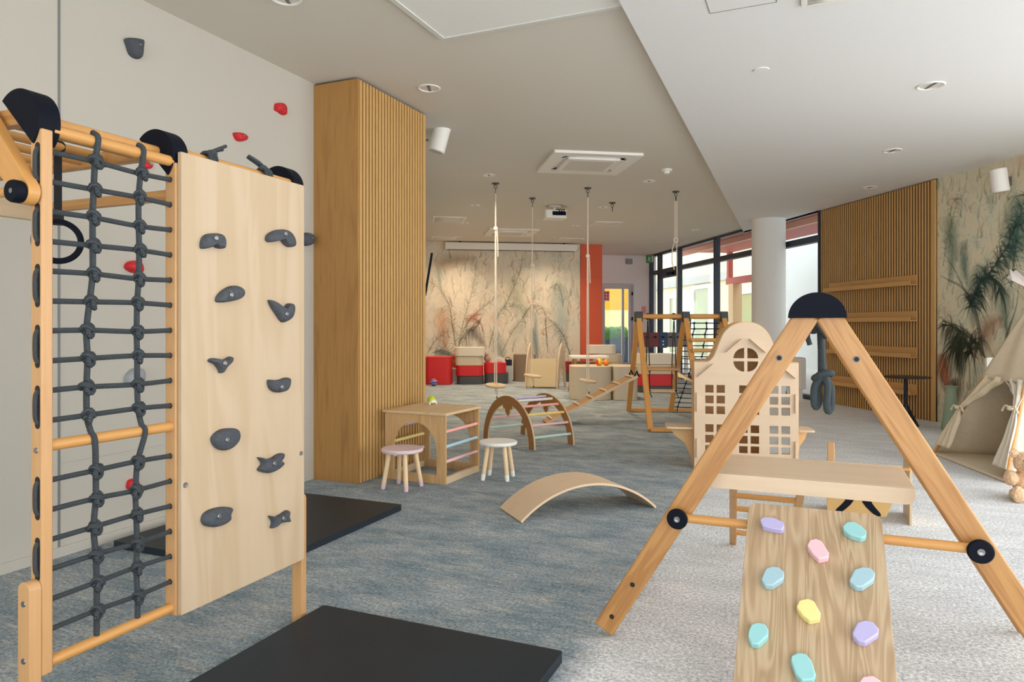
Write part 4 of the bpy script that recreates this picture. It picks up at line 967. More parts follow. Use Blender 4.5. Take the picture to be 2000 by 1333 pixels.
for pts in ([(0.035, 0.175), (0.075, 0.185), (0.15, 0.10), (0.085, 0.01), (0.045, 0.01), (0.105, 0.095)], [(0.285, 0.185), (0.325, 0.185), (0.235, 0.095), (0.285, 0.01), (0.245, 0.01), (0.185, 0.095)]):
    cv.prism(smooth_loop(pts, 24), 0.0122, 0.0135)
obj('chevrons', cv, m_black, fp_)

# ================================================================= PLAYHOUSE
PHo = Vc((1.467, 5.63, 0)); pr = -radians(11)
ph = thing('playhouse', 'tall pale plywood toy townhouse with curved gable and many square windows', 'toy house', PHo, pr)
m_ph = wood('house_ply', (220, 196, 168), (206, 178, 146), 0.7, 0.5, 0.6, 0.4)
m_phi = wood('house_inner', (234, 192, 134), (212, 164, 104), 0.7, 0.5, 0.8)
Wd, dep, shz = 0.79, 0.30, 0.862; hw = Wd / 2
cl_pts = [(0.0, shz), (0.075, shz), (0.115, 0.872), (0.155, 0.92), (0.19, 1.01), (0.225, 1.09), (0.275, 1.145), (0.335, 1.175), (hw, 1.183)]
left = [(p.x, p.y) for p in smooth_path([(x, z, 0) for x, z in cl_pts], 4)]
gable = left + [(Wd - x, z) for x, z in left[::-1][1:]]
outl = [(0, 0.0), (Wd, 0.0)] + gable[::-1]
holes = []
for x0 in (0.085, 0.345, 0.575):
    for z0s in ((0.62, 0.535, 0.45), (0.305, 0.22, 0.145)):
        for k in range(2):
            for j, z0 in enumerate(z0s):
                hgt = 0.062 if not (z0 == 0.145) else 0.055
                x_ = x0 + k * 0.087; holes.append(rrect(x_, x_ + 0.064, z0, z0 + hgt, 0.001, 1)[::-1])
for q in range(4):
    a = q * pi / 2; gx, gz = cos(a + pi / 4) * 0.012 * sqrt(2), sin(a + pi / 4) * 0.012 * sqrt(2)
    holes.append(([(hw + gx, 0.885 + gz)] + [(hw + gx * 1.0 + 0.082 * cos(a + pi / 2 * t / 8), 0.885 + gz + 0.082 * sin(a + pi / 2 * t / 8)) for t in range(9)])[::-1])
obj('facade', MB().prism([outl] + holes, 0.0, 0.014), m_ph, ph, FR((0, 0, 0), (1, 0, 0), ey=(0, 0, 1)), 0.0)
bk = [(0, 0.0), (0.60, 0.0), (0.60, 0.78), (Wd, 0.78), (Wd, shz)] + gable[::-1]
obj('back_panel', MB().prism(bk, 0, 0.014), m_phi, ph, FR((0, dep, 0), (1, 0, 0), ey=(0, 0, 1)))
obj('side_wall', MB().box(-0.004, 0.012, 0.002, dep - 0.015, 0, shz), m_phi, ph)
obj('side_wall', MB().box(Wd - 0.012, Wd + 0.004, 0.002, dep - 0.015, 0.0, shz), m_phi, ph)
for z_ in (0.40, 0.10): obj('floor_shelf', MB().box(0.013, Wd - 0.013, 0.002, dep - 0.015, z_ - 0.012, z_), m_phi, ph)
obj('inner_partition', MB().box(0.535, 0.547, 0.002, dep - 0.015, 0.10, 0.86), m_phi, ph)
th_ = 0.006; up_ = []
for i, p in enumerate(gable):
    a = Vc(gable[max(i - 1, 0)]); b = Vc(gable[min(i + 1, len(gable) - 1)]); t = (b - a).normalized(); up_.append((p[0] - t.y * th_, p[1] + t.x * th_))
obj('curved_roof', MB().prism(gable + up_[::-1], -(dep + 0.016), -0.016 + 0.014), m_phi, ph, FR((0, 0, 0), (1, 0, 0), ey=(0, 0, 1)))
for p0, p1 in (((0.245, 0.945), (0.365, 1.05)), ((Wd - 0.245, 0.945), (Wd - 0.365, 1.05)), ((0.025, 0.745), (0.145, 0.85)), ((Wd - 0.025, 0.745), (Wd - 0.145, 0.85))):
    bar('gable_strip', ph, (p0[0], -0.034, p0[1]), (p1[0], -0.034, p1[1]), 0.008, 0.04, (0, 0, 1), m_ph, 0.001)
for x_ in (0.022, Wd - 0.022):
    for z0, z1 in ((0.47, 0.62), (0.10, 0.25)): obj('slot_tab', MB().box(x_ - 0.007, x_ + 0.007, -0.034, -0.014, z0, z1), m_ph, ph, None, 0.002)
for s_, nm2 in ((-1, 'balcony'), (1, 'balcony')):
    x0 = 0 if s_ < 0 else Wd
    a, b = sorted((x0 + s_ * 0.003, x0 + s_ * (0.225 if s_ < 0 else 0.13)))
    bo_ = obj('balcony', MB().prism(rrect(a, b, 0.02, dep - 0.03, 0.02), 0.318, 0.332), m_ph, ph, None, 0.001)
    lpB = [(0.004, 0.317), (0.19 if s_ < 0 else 0.1, 0.317)] + [(0.15 if s_ < 0 else 0.08, 0.25), (0.07 if s_ < 0 else 0.04, 0.19), (0.02, 0.08), (0.004, 0.03)]
    obj('bracket', MB().prism([(x0 + s_ * p[0], p[1]) for p in lpB], -0.15, -0.138), m_phi, bo_, FR((0, 0, 0), (1, 0, 0), ey=(0, 0, 1)))
obj('awning', MB().prism([(-0.125, 0.775), (0.0, 0.705), (0.0, 0.695), (-0.125, 0.74)], -0.2, -0.05), m_phi, ph, FR((0, 0, 0), (1, 0, 0), ey=(0, 0, 1)), 0.001)

# ================================================================= SWING SET
m_swing = wood('swing_frame', (214, 156, 84), (190, 130, 62), 1.0, 0.5, 0.8)
so = thing('swing_set', 'two bay wooden swing and climbing set with black corner caps behind the playhouse', 'swing set', (1.535, 8.5, 0), -radians(2))
Xs = (0.0, 0.565, 1.02); hp = 1.28
for x_ in Xs:
    for s_ in (-1, 1): bar('leg', so, (x_, s_ * 0.9, 0.02), (x_, s_ * 0.035, hp - 0.02), 0.06, 0.045, (1, 0, 0), m_swing, 0.004)
    cb_ = MB().prism([(-0.075, -0.075), (0.075, -0.075), (0.06, 0.05), (-0.06, 0.05)], -0.045, 0.045); obj('corner_cap', cb_, plain('cap_dark_green', (34, 44, 46), 0.5), so, FR((x_, 0, hp), (0, 1, 0), ey=(0, 0, 1)), 0.006)
for y_ in (-0.9, 0.9): bar('base_rail', so, (0, y_, 0.028), (Xs[2], y_, 0.028), 0.045, 0.045, (0, 0, 1), m_swing, 0.004)
rod('top_rail', so, (0.02, 0, hp - 0.01), (Xs[1] - 0.02, 0, hp - 0.01), 0.03, m_swing); rod('top_rail', so, (Xs[1] + 0.02, 0, hp - 0.01), (Xs[2] - 0.02, 0, hp - 0.01), 0.03, m_swing)
m_brope = rope_mat('black_rope', (18, 20, 26), (48, 52, 60))
for y_, z_ in ((-0.29, 0.99), (-0.36, 0.87), (-0.44, 0.74)): rod('rung', so, (Xs[1], y_, z_ - 0.115 * 0), (Xs[2], y_, z_), 0.022, m_swing)
def tline(name, lines, r=0.006, par=so, knots=()):
    mb = MB()
    for l in lines: mb.tube(l, r, 6)
    for k in knots: mb.ell(k, 0.016, 8, 6)
    return obj(name, mb, m_brope, par)
ln, kn = [], []
for i in range(7):
    t = i / 6; z = hp - 0.09 - t * 0.42; y = 0.03 + 0.29 * (t * 0.42 + 0.05) / 0.5
    ln.append([(Xs[1] + 0.02, y, z), (Xs[2] - 0.02, y, z)])
    for xx in (Xs[1] + 0.12, Xs[1] + 0.27): kn.append((xx + 0.012 * (i % 2), y, z))
for j in range(2): ln.append([(Xs[1] + 0.12 + j * 0.15 + 0.012 * (i % 2), 0.03 + 0.29 * (i / 6 * 0.42 + 0.05) / 0.5, hp - 0.09 - i / 6 * 0.42) for i in range(7)])
for xx in (Xs[1] + 0.07, Xs[1] + 0.36): ln.append([(xx, 0.02, hp), (xx, 0.05, hp - 0.33)])
tline('upper_rope_net', ln, 0.007, so, kn)
ln, kn = [], []
def lp_(t): return Vc((0, 0.9 * t + 0.035 * (1 - t), hp * (1 - t)))
for i in range(11):
    p = lp_(0.42 + 0.052 * i); ln.append([(Xs[1] + 0.02, p.y, p.z), (Xs[1] + 0.22, p.y, p.z - 0.01), (Xs[2] - 0.02, p.y, p.z)]); kn.append((Xs[1] + 0.20 - 0.012 * i, p.y, p.z))
ln.append([(k[0], k[1], k[2]) for k in kn] + [(kn[-1][0], kn[-1][1] + 0.02, kn[-1][2] - 0.06)])
tline('lower_rope_net', ln, 0.006, so, kn)
for xx in (0.12, 0.43): obj('rope_tie', MB().tube([(xx + 0.03 * cos(t), 0.035 * sin(t) * 0.5, hp - 0.01 + 0.038 * sin(t)) for t in [2 * pi * q / 12 for q in range(12)]], 0.008, 6, closed=True), m_brope, so)
# toddler seat hanging in the first bay
tsr = thing('toddler_swing', 'wooden toddler swing seat on black ropes hanging in the swing set', 'swing', (1.535 + 0.275, 8.49, 0.36), -radians(2))
obj('seat_board', MB().prism(rrect(-0.19, 0.19, -0.13, 0.13, 0.02), 0, 0.016), m_ply, tsr, None, 0.003)
for y_ in (-0.14, 0.14): rod('guard_bar', tsr, (-0.2, y_, 0.275), (0.2, y_, 0.275), 0.018, m_beechl)
for x_ in (-0.17, 0.17): rod('guard_bar', tsr, (x_, -0.155, 0.305), (x_, 0.155, 0.305), 0.016, m_beechl)
l2 = []
for x_ in (-0.16, 0.155):
    for y_ in (-0.13, 0.13): l2 += [[(x_, y_ * 0.1, hp - 0.36 - 0.06), (x_, y_, 0.29), (x_, y_, 0.014)]]
sr_ = MB()
for l in l2: sr_.tube(l, 0.006, 6)
for x_ in (-0.16, 0.155):
    sr_.ell((x_, -0.13, 0.02), 0.016, 8, 6); sr_.ell((x_, -0.13, 0.26), 0.018, 8, 6); sr_.tube([(x_, -0.13, 0.0), (x_ + 0.03, -0.13, -0.06)], 0.006, 6)
obj('suspension_rope', sr_, m_brope, tsr)

# chicken ladder leaning to the swing set
r0, r1 = Vc((0.385, 8.28, 0.02)), Vc((1.47, 8.44, 0.56)); rd = (r1 - r0).normalized(); rw_ = Vc((rd.y, -rd.x, 0)).normalized()
cl2 = thing('ramp_plank', 'long wooden ramp plank with cleats leaning from the carpet up to the swing set', 'ramp', frame=FR(r0, rd, ey=-rw_))
Lr = (r1 - r0).length; obj('plank', MB().box(0, Lr, -0.14, 0.14, -0.009, 0.009), wood('ramp_wood', (178, 132, 84), (150, 106, 60), 1.0, 0.5, 0.9), cl2, None, 0.002)
for k in range(7): obj('cleat', MB().box(0.08 + k * (Lr - 0.14) / 6 - 0.012, 0.08 + k * (Lr - 0.14) / 6 + 0.012, -0.14, 0.14, 0.0092, 0.028), m_ply, cl2, None, 0.002)
obj('edge_strip', MB().box(0, Lr, -0.152, -0.1402, -0.016, 0.012), m_ply, cl2)
ks_ = MB().tube([(Lr - 0.02, -0.1, 0.01), (Lr + 0.03, -0.1, 0.05), (Lr + 0.02, -0.1, -0.02)], 0.012, 6); ks_.tube([(Lr - 0.02, 0.1, 0.01), (Lr + 0.02, 0.1, 0.05), (Lr + 0.02, 0.1, -0.02)], 0.012, 6)
obj('strap', ks_, m_black, cl2)

# ================================================================= RAINBOW ARCH CLIMBER
ea = Vc((0.575, -0.818, 0)); eb = Vc((0.818, 0.575, 0)); AO = Vc((-0.295, 7.2, 0)); Sa, Ha, Wa = 0.87, 0.47, 0.49
ac = thing('arch_climber', 'rainbow arch climber with wooden arches and pastel rungs on the carpet', 'climber', AO, atan2(ea.y, ea.x))
# local x = ea, y = eb
m_arch = wood('arch_oak', (178, 124, 66), (146, 96, 46), 1.0, 0.5, 0.9)
def arch_loop():
    o_ = arc(Sa / 2, 0.0, Sa / 2, 0, pi, 36, ry=Ha); bw = 0.082
    i_ = arc(Sa / 2, 0.0, Sa / 2 - bw, pi, 0, 36, ry=Ha - bw); k = len(i_) // 2
    pend = [(Sa / 2 - 0.085, Ha - bw - 0.004), (Sa / 2 - 0.07, Ha - bw - 0.05), (Sa / 2 - 0.045, Ha - bw - 0.04), (Sa / 2 - 0.035, Ha - bw - 0.085), (Sa / 2, Ha - bw - 0.115), (Sa / 2 + 0.035, Ha - bw - 0.085), (Sa / 2 + 0.045, Ha - bw - 0.04), (Sa / 2 + 0.07, Ha - bw - 0.05), (Sa / 2 + 0.085, Ha - bw - 0.004)]
    i2 = [p for p in i_ if p[0] < Sa / 2 - 0.09] + pend + [p for p in i_ if p[0] > Sa / 2 + 0.09]
    return o_ + i2
for y_ in (0.018, Wa): obj('arch_side', MB().prism(arch_loop(), 0, 0.018), [m_arch, m_ply], ac, FR((0, y_, 0), (1, 0, 0), ey=(0, 0, 1)), 0.0)
for o in ac.children:
    for p in o.data.polygons: p.material_index = 0 if abs(p.normal.z) > 0.5 else 1
for k, (mt, lb) in enumerate([(mint, 'mint rung'), (pink, 'pale pink rung'), (yel, 'yellow rung'), (coral, 'coral rung'), (pwh, 'white rung'), (lav, 'lavender rung'), (pwh, 'white rung'), (coral, 'coral rung'), (amber, 'amber rung'), (pink, 'pale pink rung'), (mint, 'mint rung')]):
    a = pi - radians(14 + 15.2 * k); rx, rz = Sa / 2 - 0.03, Ha - 0.03
    rod('rung', ac, (Sa / 2 + rx * cos(a), 0.006, rz * sin(a)), (Sa / 2 + rx * cos(a), Wa - 0.006, rz * sin(a)), 0.0125, mt, label=lb)

# ================================================================= POUFS AND CUSHIONS
m_pred = plain('red_leather', (206, 34, 40), 0.5, noise=0.06, bump=0.1, bscale=90)
m_pbei = plain('beige_leather', (204, 190, 166), 0.55, noise=0.05, bump=0.1, bscale=90)
m_pgry = plain('charcoal_leather', (74, 76, 78), 0.55, noise=0.08, bump=0.1, bscale=90)
m_ptau = plain('taupe_leather', (142, 124, 106), 0.55, noise=0.05)
m_pcre = plain('cream_leather', (222, 212, 194), 0.55, noise=0.04)
m_pmar = plain('wine_leather', (150, 30, 44), 0.5)
def pouf(lb, x0, x1, D, dep, z0, z1, mt, rc=0.1, group='modular pouf seats', cat='pouf', name='pouf', tilt=0.0):
    o = obj(name, MB().prism(rrect(0, x1 - x0, 0, dep, rc, 8), 0.004, z1 - z0 - 0.002), mt, None, FR((x0, D, z0), (cos(tilt), sin(tilt), 0)), 0.028, 3)
    return tag(o, lb, cat, group)
pouf('bright red cube pouf nearest the oak column', -1.71, -1.20, 13.75, 0.5, 0, 0.55, m_pred, 0.09)
pouf('charcoal cushion at the bottom of the taller four cushion stack', -1.10, -0.575, 13.85, 0.5, 0, 0.165, m_pgry, 0.12, 'stacked cushions by the far mural', 'cushion', 'floor_cushion')
pouf('red cushion above the charcoal one in the taller four cushion stack', -1.115, -0.585, 13.84, 0.5, 0.165, 0.37, m_pred, 0.12, 'stacked cushions by the far mural', 'cushion', 'floor_cushion')
pouf('darker beige cushion third up in the taller four cushion stack', -1.14, -0.59, 13.85, 0.5, 0.37, 0.56, m_pbei, 0.12, 'stacked cushions by the far mural', 'cushion', 'floor_cushion')
pouf('pale beige cushion topmost of the taller four cushion stack', -1.145, -0.55, 13.83, 0.5, 0.56, 0.735, m_pcre, 0.12, 'stacked cushions by the far mural', 'cushion', 'floor_cushion')
pouf('charcoal cushion under the lower red cushion right of the tall stack', -0.56, -0.075, 14.0, 0.5, 0, 0.205, m_pgry, 0.12, 'stacked cushions by the far mural', 'cushion', 'floor_cushion')
pouf('red cushion with toys on top right of the tall stack', -0.565, -0.12, 14.0, 0.5, 0.205, 0.42, m_pred, 0.12, 'stacked cushions by the far mural', 'cushion', 'floor_cushion')
pouf('taupe cylinder shaped pouf behind the left upright of the plywood book rack', 0.03, 0.50, 14.55, 0.42, 0, 0.565, m_ptau, 0.2)
pouf('charcoal cushion under the wine red one beside the orange pier', 1.13, 1.52, 14.45, 0.4, 0, 0.2, m_pgry, 0.12, 'wine and charcoal cushions by the pier', 'cushion', 'floor_cushion')
pouf('wine red cushion beside the orange pier', 1.12, 1.53, 14.45, 0.4, 0.2, 0.42, m_pmar, 0.12, 'wine and charcoal cushions by the pier', 'cushion', 'floor_cushion')
pouf('large beige pouf with rounded left end behind the ramp plank', 0.93, 1.575, 10.85, 0.72, 0, 0.525, m_pbei, 0.2, 'big beige poufs')
pouf('beige pouf block behind the left legs of the swing set', 1.58, 1.96, 10.85, 0.72, 0, 0.525, m_pbei, 0.08, 'big beige poufs')
pouf('beige pouf base hidden behind the white low table', 1.42, 2.06, 13.0, 0.5, 0, 0.48, m_pbei, 0.12, 'stacked pale cushions by the end door')
pouf('flat beige cushion under the pale cushion by the end door', 1.55, 2.06, 13.02, 0.5, 0.48, 0.635, m_pbei, 0.12, 'stacked pale cushions by the end door', 'cushion', 'floor_cushion')
pouf('pale cream cushion topmost of the stack by the end door', 1.43, 1.95, 13.04, 0.5, 0.635, 0.80, m_pcre, 0.12, 'stacked pale cushions by the end door', 'cushion', 'floor_cushion')
for z0, z1, mt, lb in ((0, 0.115, m_pgry, 'charcoal cushion lowest of the stack behind the toddler swing'), (0.115, 0.318, m_pred, 'red cushion in the stack behind the toddler swing'), (0.318, 0.49, m_pbei, 'darker beige cushion above the red one behind the swing set'), (0.49, 0.67, m_pcre, 'pale beige cushion topmost of the stack behind the swing set')):
    pouf(lb, 2.2, 2.86, 12.1, 0.55, z0, z1, mt, 0.12, 'stacked cushions behind the swing set', 'cushion', 'floor_cushion')
# things lying on the red cushion
rb2 = MB(); ri = [(0.14 * cos(t), 0.105 * sin(t)) for t in [pi * i / 20 for i in range(21)]]; ri2 = [(0.085 * cos(t), 0.055 * sin(t)) for t in [pi - pi * i / 20 for i in range(21)]]
o = obj('toy_arch', rb2.prism(ri + ri2, 0, 0.09), plain('toy_cream', (226, 222, 212), 0.6), None, FR((-0.27, 14.2, 0.42), (1, 0, 0), ey=(0, 0, 1)), 0.006); tag(o, 'cream toy arch lying on the lower red cushion', 'toy')
pl_ = MB().ell((0, 0, 0.08), (0.07, 0.06, 0.08), 12, 8); pl_.ell((-0.02, -0.02, 0.17), 0.045, 10, 7)
o = obj('plush_toy', pl_, plain('plush_rose', (176, 150, 138), 0.9, noise=0.3, nscale=30), None, FR((-0.53 + 0.03, 14.22, 0.42), (1, 0, 0))); tag(o, 'small dusty rose plush toy on the lower red cushion', 'plush toy')
bp_ = MB().prism(rrect(-0.09, 0.09, -0.08, 0.08, 0.03), 0, 0.12); bp_.tube([(-0.05, 0, 0.115), (-0.03, 0, 0.17), (0.03, 0, 0.17), (0.05, 0, 0.115)], 0.008, 6)
o = obj('bag', bp_, plain('navy_cloth', (26, 34, 60), 0.8), None, FR((-0.09, 14.72, 0.33), (1, 0, 0)), 0.02); tag(o, 'small navy bag right of the lower red cushion', 'bag')
o = obj('toy_crate', MB().prism(rrect(-0.10, 0.10, -0.1, 0.1, 0.01), 0, 0.326), plain('crate_grey', (196, 200, 204), 0.7), None, FR((-0.09, 14.72, 0), (1, 0, 0)), 0.01); tag(o, 'pale grey box under the small navy bag', 'box')
bl_ = MB().ell((0, 0, 0.07), 0.07, 18, 12); o = obj('ball', bl_, [plain('ball_blue', (58, 66, 132), 0.5), plain('ball_violet', (120, 70, 150), 0.5), plain('ball_pale', (160, 180, 196), 0.5)], None, FR((-1.51, 13.5, 0), (1, 0, 0)))
for i, p in enumerate(o.data.polygons): p.material_index = (i // 9 + (i % 18) // 6) % 3
tag(o, 'small blue and violet ball in front of the red cube pouf', 'ball')
tl_ = MB().ell((0, 0, 0.1), (0.07, 0.06, 0.1), 10, 7); tl_.ell((0.0, -0.01, 0.24), (0.05, 0.05, 0.06), 10, 7)
o = obj('plush_toy', tl_, plain('plush_orange', (206, 84, 44), 0.9, noise=0.3, nscale=30), None, FR((-1.19, 14.55, 0.28), (1, 0, 0))); tag(o, 'orange plush toy between the red cube pouf and the tall cushion stack', 'plush toy')
o = obj('toy_crate', MB().prism(rrect(-0.09, 0.09, -0.1, 0.1, 0.01), 0, 0.276), plain('crate_white', (214, 212, 206), 0.7), None, FR((-1.19, 14.55, 0), (1, 0, 0)), 0.01); tag(o, 'white box under the orange plush toy', 'box')

# plywood book rack with pointed uprights
kr = thing('book_rack', 'pale plywood book rack with two tall pointed uprights near the far mural', 'book rack', (0.235, 12.95, 0), -radians(10))
def pointed(w_, h_):
    L_ = [(-w_ / 2, 0), (-w_ * 0.44, h_ * 0.35), (-w_ * 0.34, h_ * 0.65), (-w_ * 0.2, h_ * 0.85), (0, h_), (w_ * 0.2, h_ * 0.85), (w_ * 0.34, h_ * 0.65), (w_ * 0.44, h_ * 0.35), (w_ / 2, 0)]
    I_ = [(w_ / 2 - 0.10, 0), (w_ * 0.2, h_ * 0.38), (0.0, h_ * 0.46), (-w_ * 0.2, h_ * 0.38), (-w_ / 2 + 0.10, 0)]
    top = [(-0.06, h_ * 0.74), (0, h_ * 0.86), (0.06, h_ * 0.74)]
    return [L_ + I_, top[::-1]]
kd = Vc((0.16, 0.985, 0)).normalized()
for x_ in (0.0, 0.59): obj('upright', MB().prism(pointed(0.62, 0.84), -0.012, 0.012), m_ph, kr, FR((x_ + 0.06, 0.30, 0), kd, ey=(0, 0, 1)), 0.002)
obj('front_panel', MB().prism([(0, 0.03), (0.545, 0.03), (0.545, 0.56), (0, 0.56)], 0, 0.012), wood('rack_panel', (214, 196, 160), (196, 174, 134), 0.7, 0.5, 0.6), kr, FR((0.025, 0.05, 0), (1, 0.0, 0), ey=(0, 0.25, 1)), 0.002)
obj('shelf', MB().box(0.09, 0.62, 0.2, 0.40, 0.20, 0.212), m_ph, kr)

# white low table behind the big pouf
lt = thing('low_table', 'white topped low table with splayed wooden legs behind the large beige pouf', 'table', (1.335, 12.2, 0), 0)
obj('table_top', MB().prism(rrect(-0.33, 0.33, -0.3, 0.3, 0.08), 0.60, 0.64), m_white, lt, None, 0.008)
for sx2 in (-1, 1):
    for sy in (-1, 1): bar('leg', lt, (sx2 * 0.32, sy * 0.29, 0.0), (sx2 * 0.24, sy * 0.22, 0.60), 0.035, 0.025, (1, 0, 0), m_beechl, 0.003)
obj('shelf', MB().box(-0.22, 0.22, -0.2, 0.2, 0.50, 0.515), m_oak, lt)
# toy vegetables on the pouf
for X_, mt, lb, r_ in ((1.39, 'toy_yellow', 'yellow and red toy pepper lying on the large beige pouf', 0.056), (1.50, 'toy_orange', 'orange toy pepper with green leaves lying on the large beige pouf', 0.05)):
    pt = thing('toy_pepper', lb, 'toy', (X_, 11.15, 0.524))
    bd = MB()
    n_ = 24; prof = []
    for i in range(9):
        t = pi * i / 8; prof.append((sin(t), cos(t)))
    vs = []; fs = []
    for i, (s_, c_) in enumerate(prof):
        for k in range(n_):
            a = 2 * pi * k / n_; q = r_ * max(s_, 0.02) * (1 + 0.09 * cos(4 * a)); vs.append((c_ * r_ * 1.0, q * cos(a), r_ + q * sin(a)))
    for i in range(8):
        for k in range(n_): fs.append((i * n_ + k, i * n_ + (k + 1) % n_, (i + 1) * n_ + (k + 1) % n_, (i + 1) * n_ + k))
    fs.append(tuple(range(n_))); fs.append(tuple(8 * n_ + k for k in range(n_)))
    obj('body', bd.add(vs, fs), plain(mt, (248, 196, 20) if 'yellow' in mt else (244, 140, 30), 0.35), pt)
    if 'yellow' in mt: obj('red_cheek', MB().ell((-r_ * 0.55, -r_ * 0.25, r_), (r_ * 0.6, r_ * 0.8, r_ * 0.8), 14, 9), plain('toy_red', (220, 50, 30), 0.35), pt)
    else:
        lf = MB()
        for a in (-0.5, 0.1, 0.6): lf.ell((r_ * 1.25, a * r_ * 0.8, r_ * (0.9 - abs(a) * 0.5)), (0.035, 0.014, 0.008), 10, 6)
        obj('leaves', lf, plain('toy_green', (104, 160, 60), 0.6), pt)

# table football
fb = thing('foosball_table', 'maroon and grey table football table by the windows', 'game table', (2.68, 14.6, 0), radians(4))
m_mar = plain('maroon', (112, 44, 48), 0.5); m_blu = plain('navy_panel', (36, 62, 100), 0.5); m_gr2 = plain('grey_panel', (112, 104, 104), 0.5)
obj('cabinet', MB().prism([rrect(0, 1.05, 0, 0.62, 0.01), rrect(0.04, 1.01, 0.04, 0.58, 0.005)[::-1]], 0.72, 1.02), m_mar, fb, None, 0.004)
obj('field', MB().box(0.04, 1.01, 0.04, 0.58, 0.74, 0.76), plain('field_green', (60, 120, 80), 0.6), fb)
sb = obj('score_panel', MB().box(0.40, 0.56, -0.012, -0.0005, 0.70, 1.03), m_blu, fb, None, 0.002)
for z_ in (0.77, 0.84): obj('dot', MB().lathe([(0, 0), (0.016, 0), (0, 0.003)], 12), m_white, sb, FR((0.48, -0.0122, z_), (1, 0, 0), ez=(0, -1, 0)))
obj('grey_side', MB().box(0.57, 1.05, -0.012, -0.0005, 0.72, 1.02), m_gr2, fb, None, 0.002)
for x_ in (0.05, 0.99):
    for y_ in (0.05, 0.57): bar('leg', fb, (x_, y_, 0), (x_, y_, 0.72), 0.07, 0.07, (1, 0, 0), plain('leg_white', (226, 224, 220), 0.5), 0.004)
for k in range(6):
    x_ = 0.12 + k * 0.162; rr = rod('player_rod', fb, (x_, -0.16, 0.93), (x_, 0.78, 0.93), 0.008, m_steel)
    obj('grip', MB().tube([(-0.02, 0, 0), (0.09, 0, 0)], 0.016, 10), m_black, rr)

# ================================================================= HANGING SWINGS
m_cotton = rope_mat('cotton_rope', (226, 210, 188), (240, 228, 210))
m_dark_st = plain('dark_steel', (88, 88, 86), 0.35, 0.8)
def hook_mb(mb=None):
    mb = mb or MB()
    mb.lathe([(0, 0), (0.048, 0), (0.048, -0.008), (0.02, -0.012), (0.014, -0.03), (0, -0.03)], 16)
    mb.tube([(0.02 * cos(t), 0, -0.046 + 0.02 * sin(t)) for t in [2 * pi * q / 14 for q in range(14)]], 0.005, 6, closed=True)
    for s_ in (-1, 1): mb.ell((s_ * 0.034, 0, -0.013), 0.009, 8, 5)
    mb.tube([(0, 0.016 * cos(t), -0.095 + 0.036 * sin(t)) for t in [2 * pi * q / 16 for q in range(16)]], 0.0045, 6, closed=True)
    return mb
def swing(lb, px, py, zd, r, tilt, label_kn, double=True, kn=None, tail=None):
    c = CE(px, py); s = thing('disc_swing', lb, 'swing', (c.x, c.y, zd), 0, None)
    top = ZC - zd - 0.13
    obj('ceiling_hook', hook_mb(), m_dark_st, s, FR((0, 0, ZC - zd), (1, 0, 0)))
    rm = MB(); off = 0.012
    rm.tube([(0.0, 0, top), (-off, 0, 0.2), (-off, 0, 0.0)], 0.0075, 8)
    if double: rm.tube([(0.0, 0, top), (off, 0, 0.2), (off, 0, 0.0)], 0.0075, 8)
    for z_ in kn or (): rm.ell((0.0, 0, z_ - zd), (0.028, 0.022, 0.03), 10, 7); rm.tube([(0.02, 0, z_ - zd - 0.02), (0.028, 0, z_ - zd - 0.2), (0.03, -0.01, z_ - zd - 0.36)], 0.0065, 7)
    obj('rope', rm, m_cotton, s)
    obj('seat_disc', MB().lathe([(0, -0.014), (r - 0.006, -0.014), (r, -0.006), (r, 0.006), (r - 0.006, 0.014), (0, 0.014)], 36), m_ply, s, Matrix.Rotation(tilt[0], 4, 'X') @ Matrix.Rotation(tilt[1], 4, 'Y'), 0)
    tm = MB().tube([(-0.01, 0, -0.016), (0.0, 0, -0.07), (0.016, 0, -0.14)], 0.0065, 7); tm.tube([(0.01, 0, -0.016), (0.018, 0, -0.06), (0.03, 0, -0.12)], 0.0065, 7)
    obj('rope_tail', tm, m_cotton, s); obj('tail_tip', MB().tube([(0.016, 0, -0.14), (0.019, 0, -0.165)], 0.0075, 7), m_black, s)
swing('leftmost wooden disc swing hanging low on white ropes from the ceiling', 968, 358, 0.395, 0.132, (0.10, 0.06), None, True, (2.40,))
swing('wooden disc swing hanging in front of the plywood book rack', 1040, 387, 0.445, 0.125, (0.05, 0.13), None, False, (2.02,))
swing('wooden disc swing hanging in front of the large beige pouf', 1148, 367, 0.43, 0.118, (0.05, 0.14), None, True, (2.08,))
c = CE(1320, 374); rs = thing('climbing_rope', 'white hanging rope with knot and loop in front of the windows', 'rope', (c.x, c.y, 1.3)); zt = ZC - 1.3
obj('ceiling_hook', hook_mb(), m_dark_st, rs, FR((0, 0, zt), (1, 0, 0)))
rm = MB(); rm.tube([(-0.012, 0, zt - 0.13), (-0.012, 0, 1.04)], 0.007, 8); rm.tube([(0.014, 0, zt - 0.13), (0.014, 0, 1.04)], 0.007, 8)
rm.tube([(0.022 * cos(t), 0, 1.02 + 0.03 * sin(t)) for t in [2 * pi * q / 16 for q in range(16)]], 0.011, 8, closed=True)
rm.tube(smooth_path([(-0.01, 0, 1.0), (-0.045, 0, 0.9), (-0.05, 0, 0.72), (-0.02, 0, 0.62)], 5), 0.0065, 8); rm.tube([(0.012, 0, 1.0), (0.016, 0, 0.6), (0.012, 0, 0.0)], 0.0065, 8)
obj('rope', rm, m_cotton, rs)
c = CE(1196, 396); o = obj('ceiling_hook', hook_mb(), m_dark_st, None, FR((c.x, c.y, ZC), (1, 0, 0))); tag(o, 'bare steel ceiling hook without rope right of the third hanging swing', 'hook')

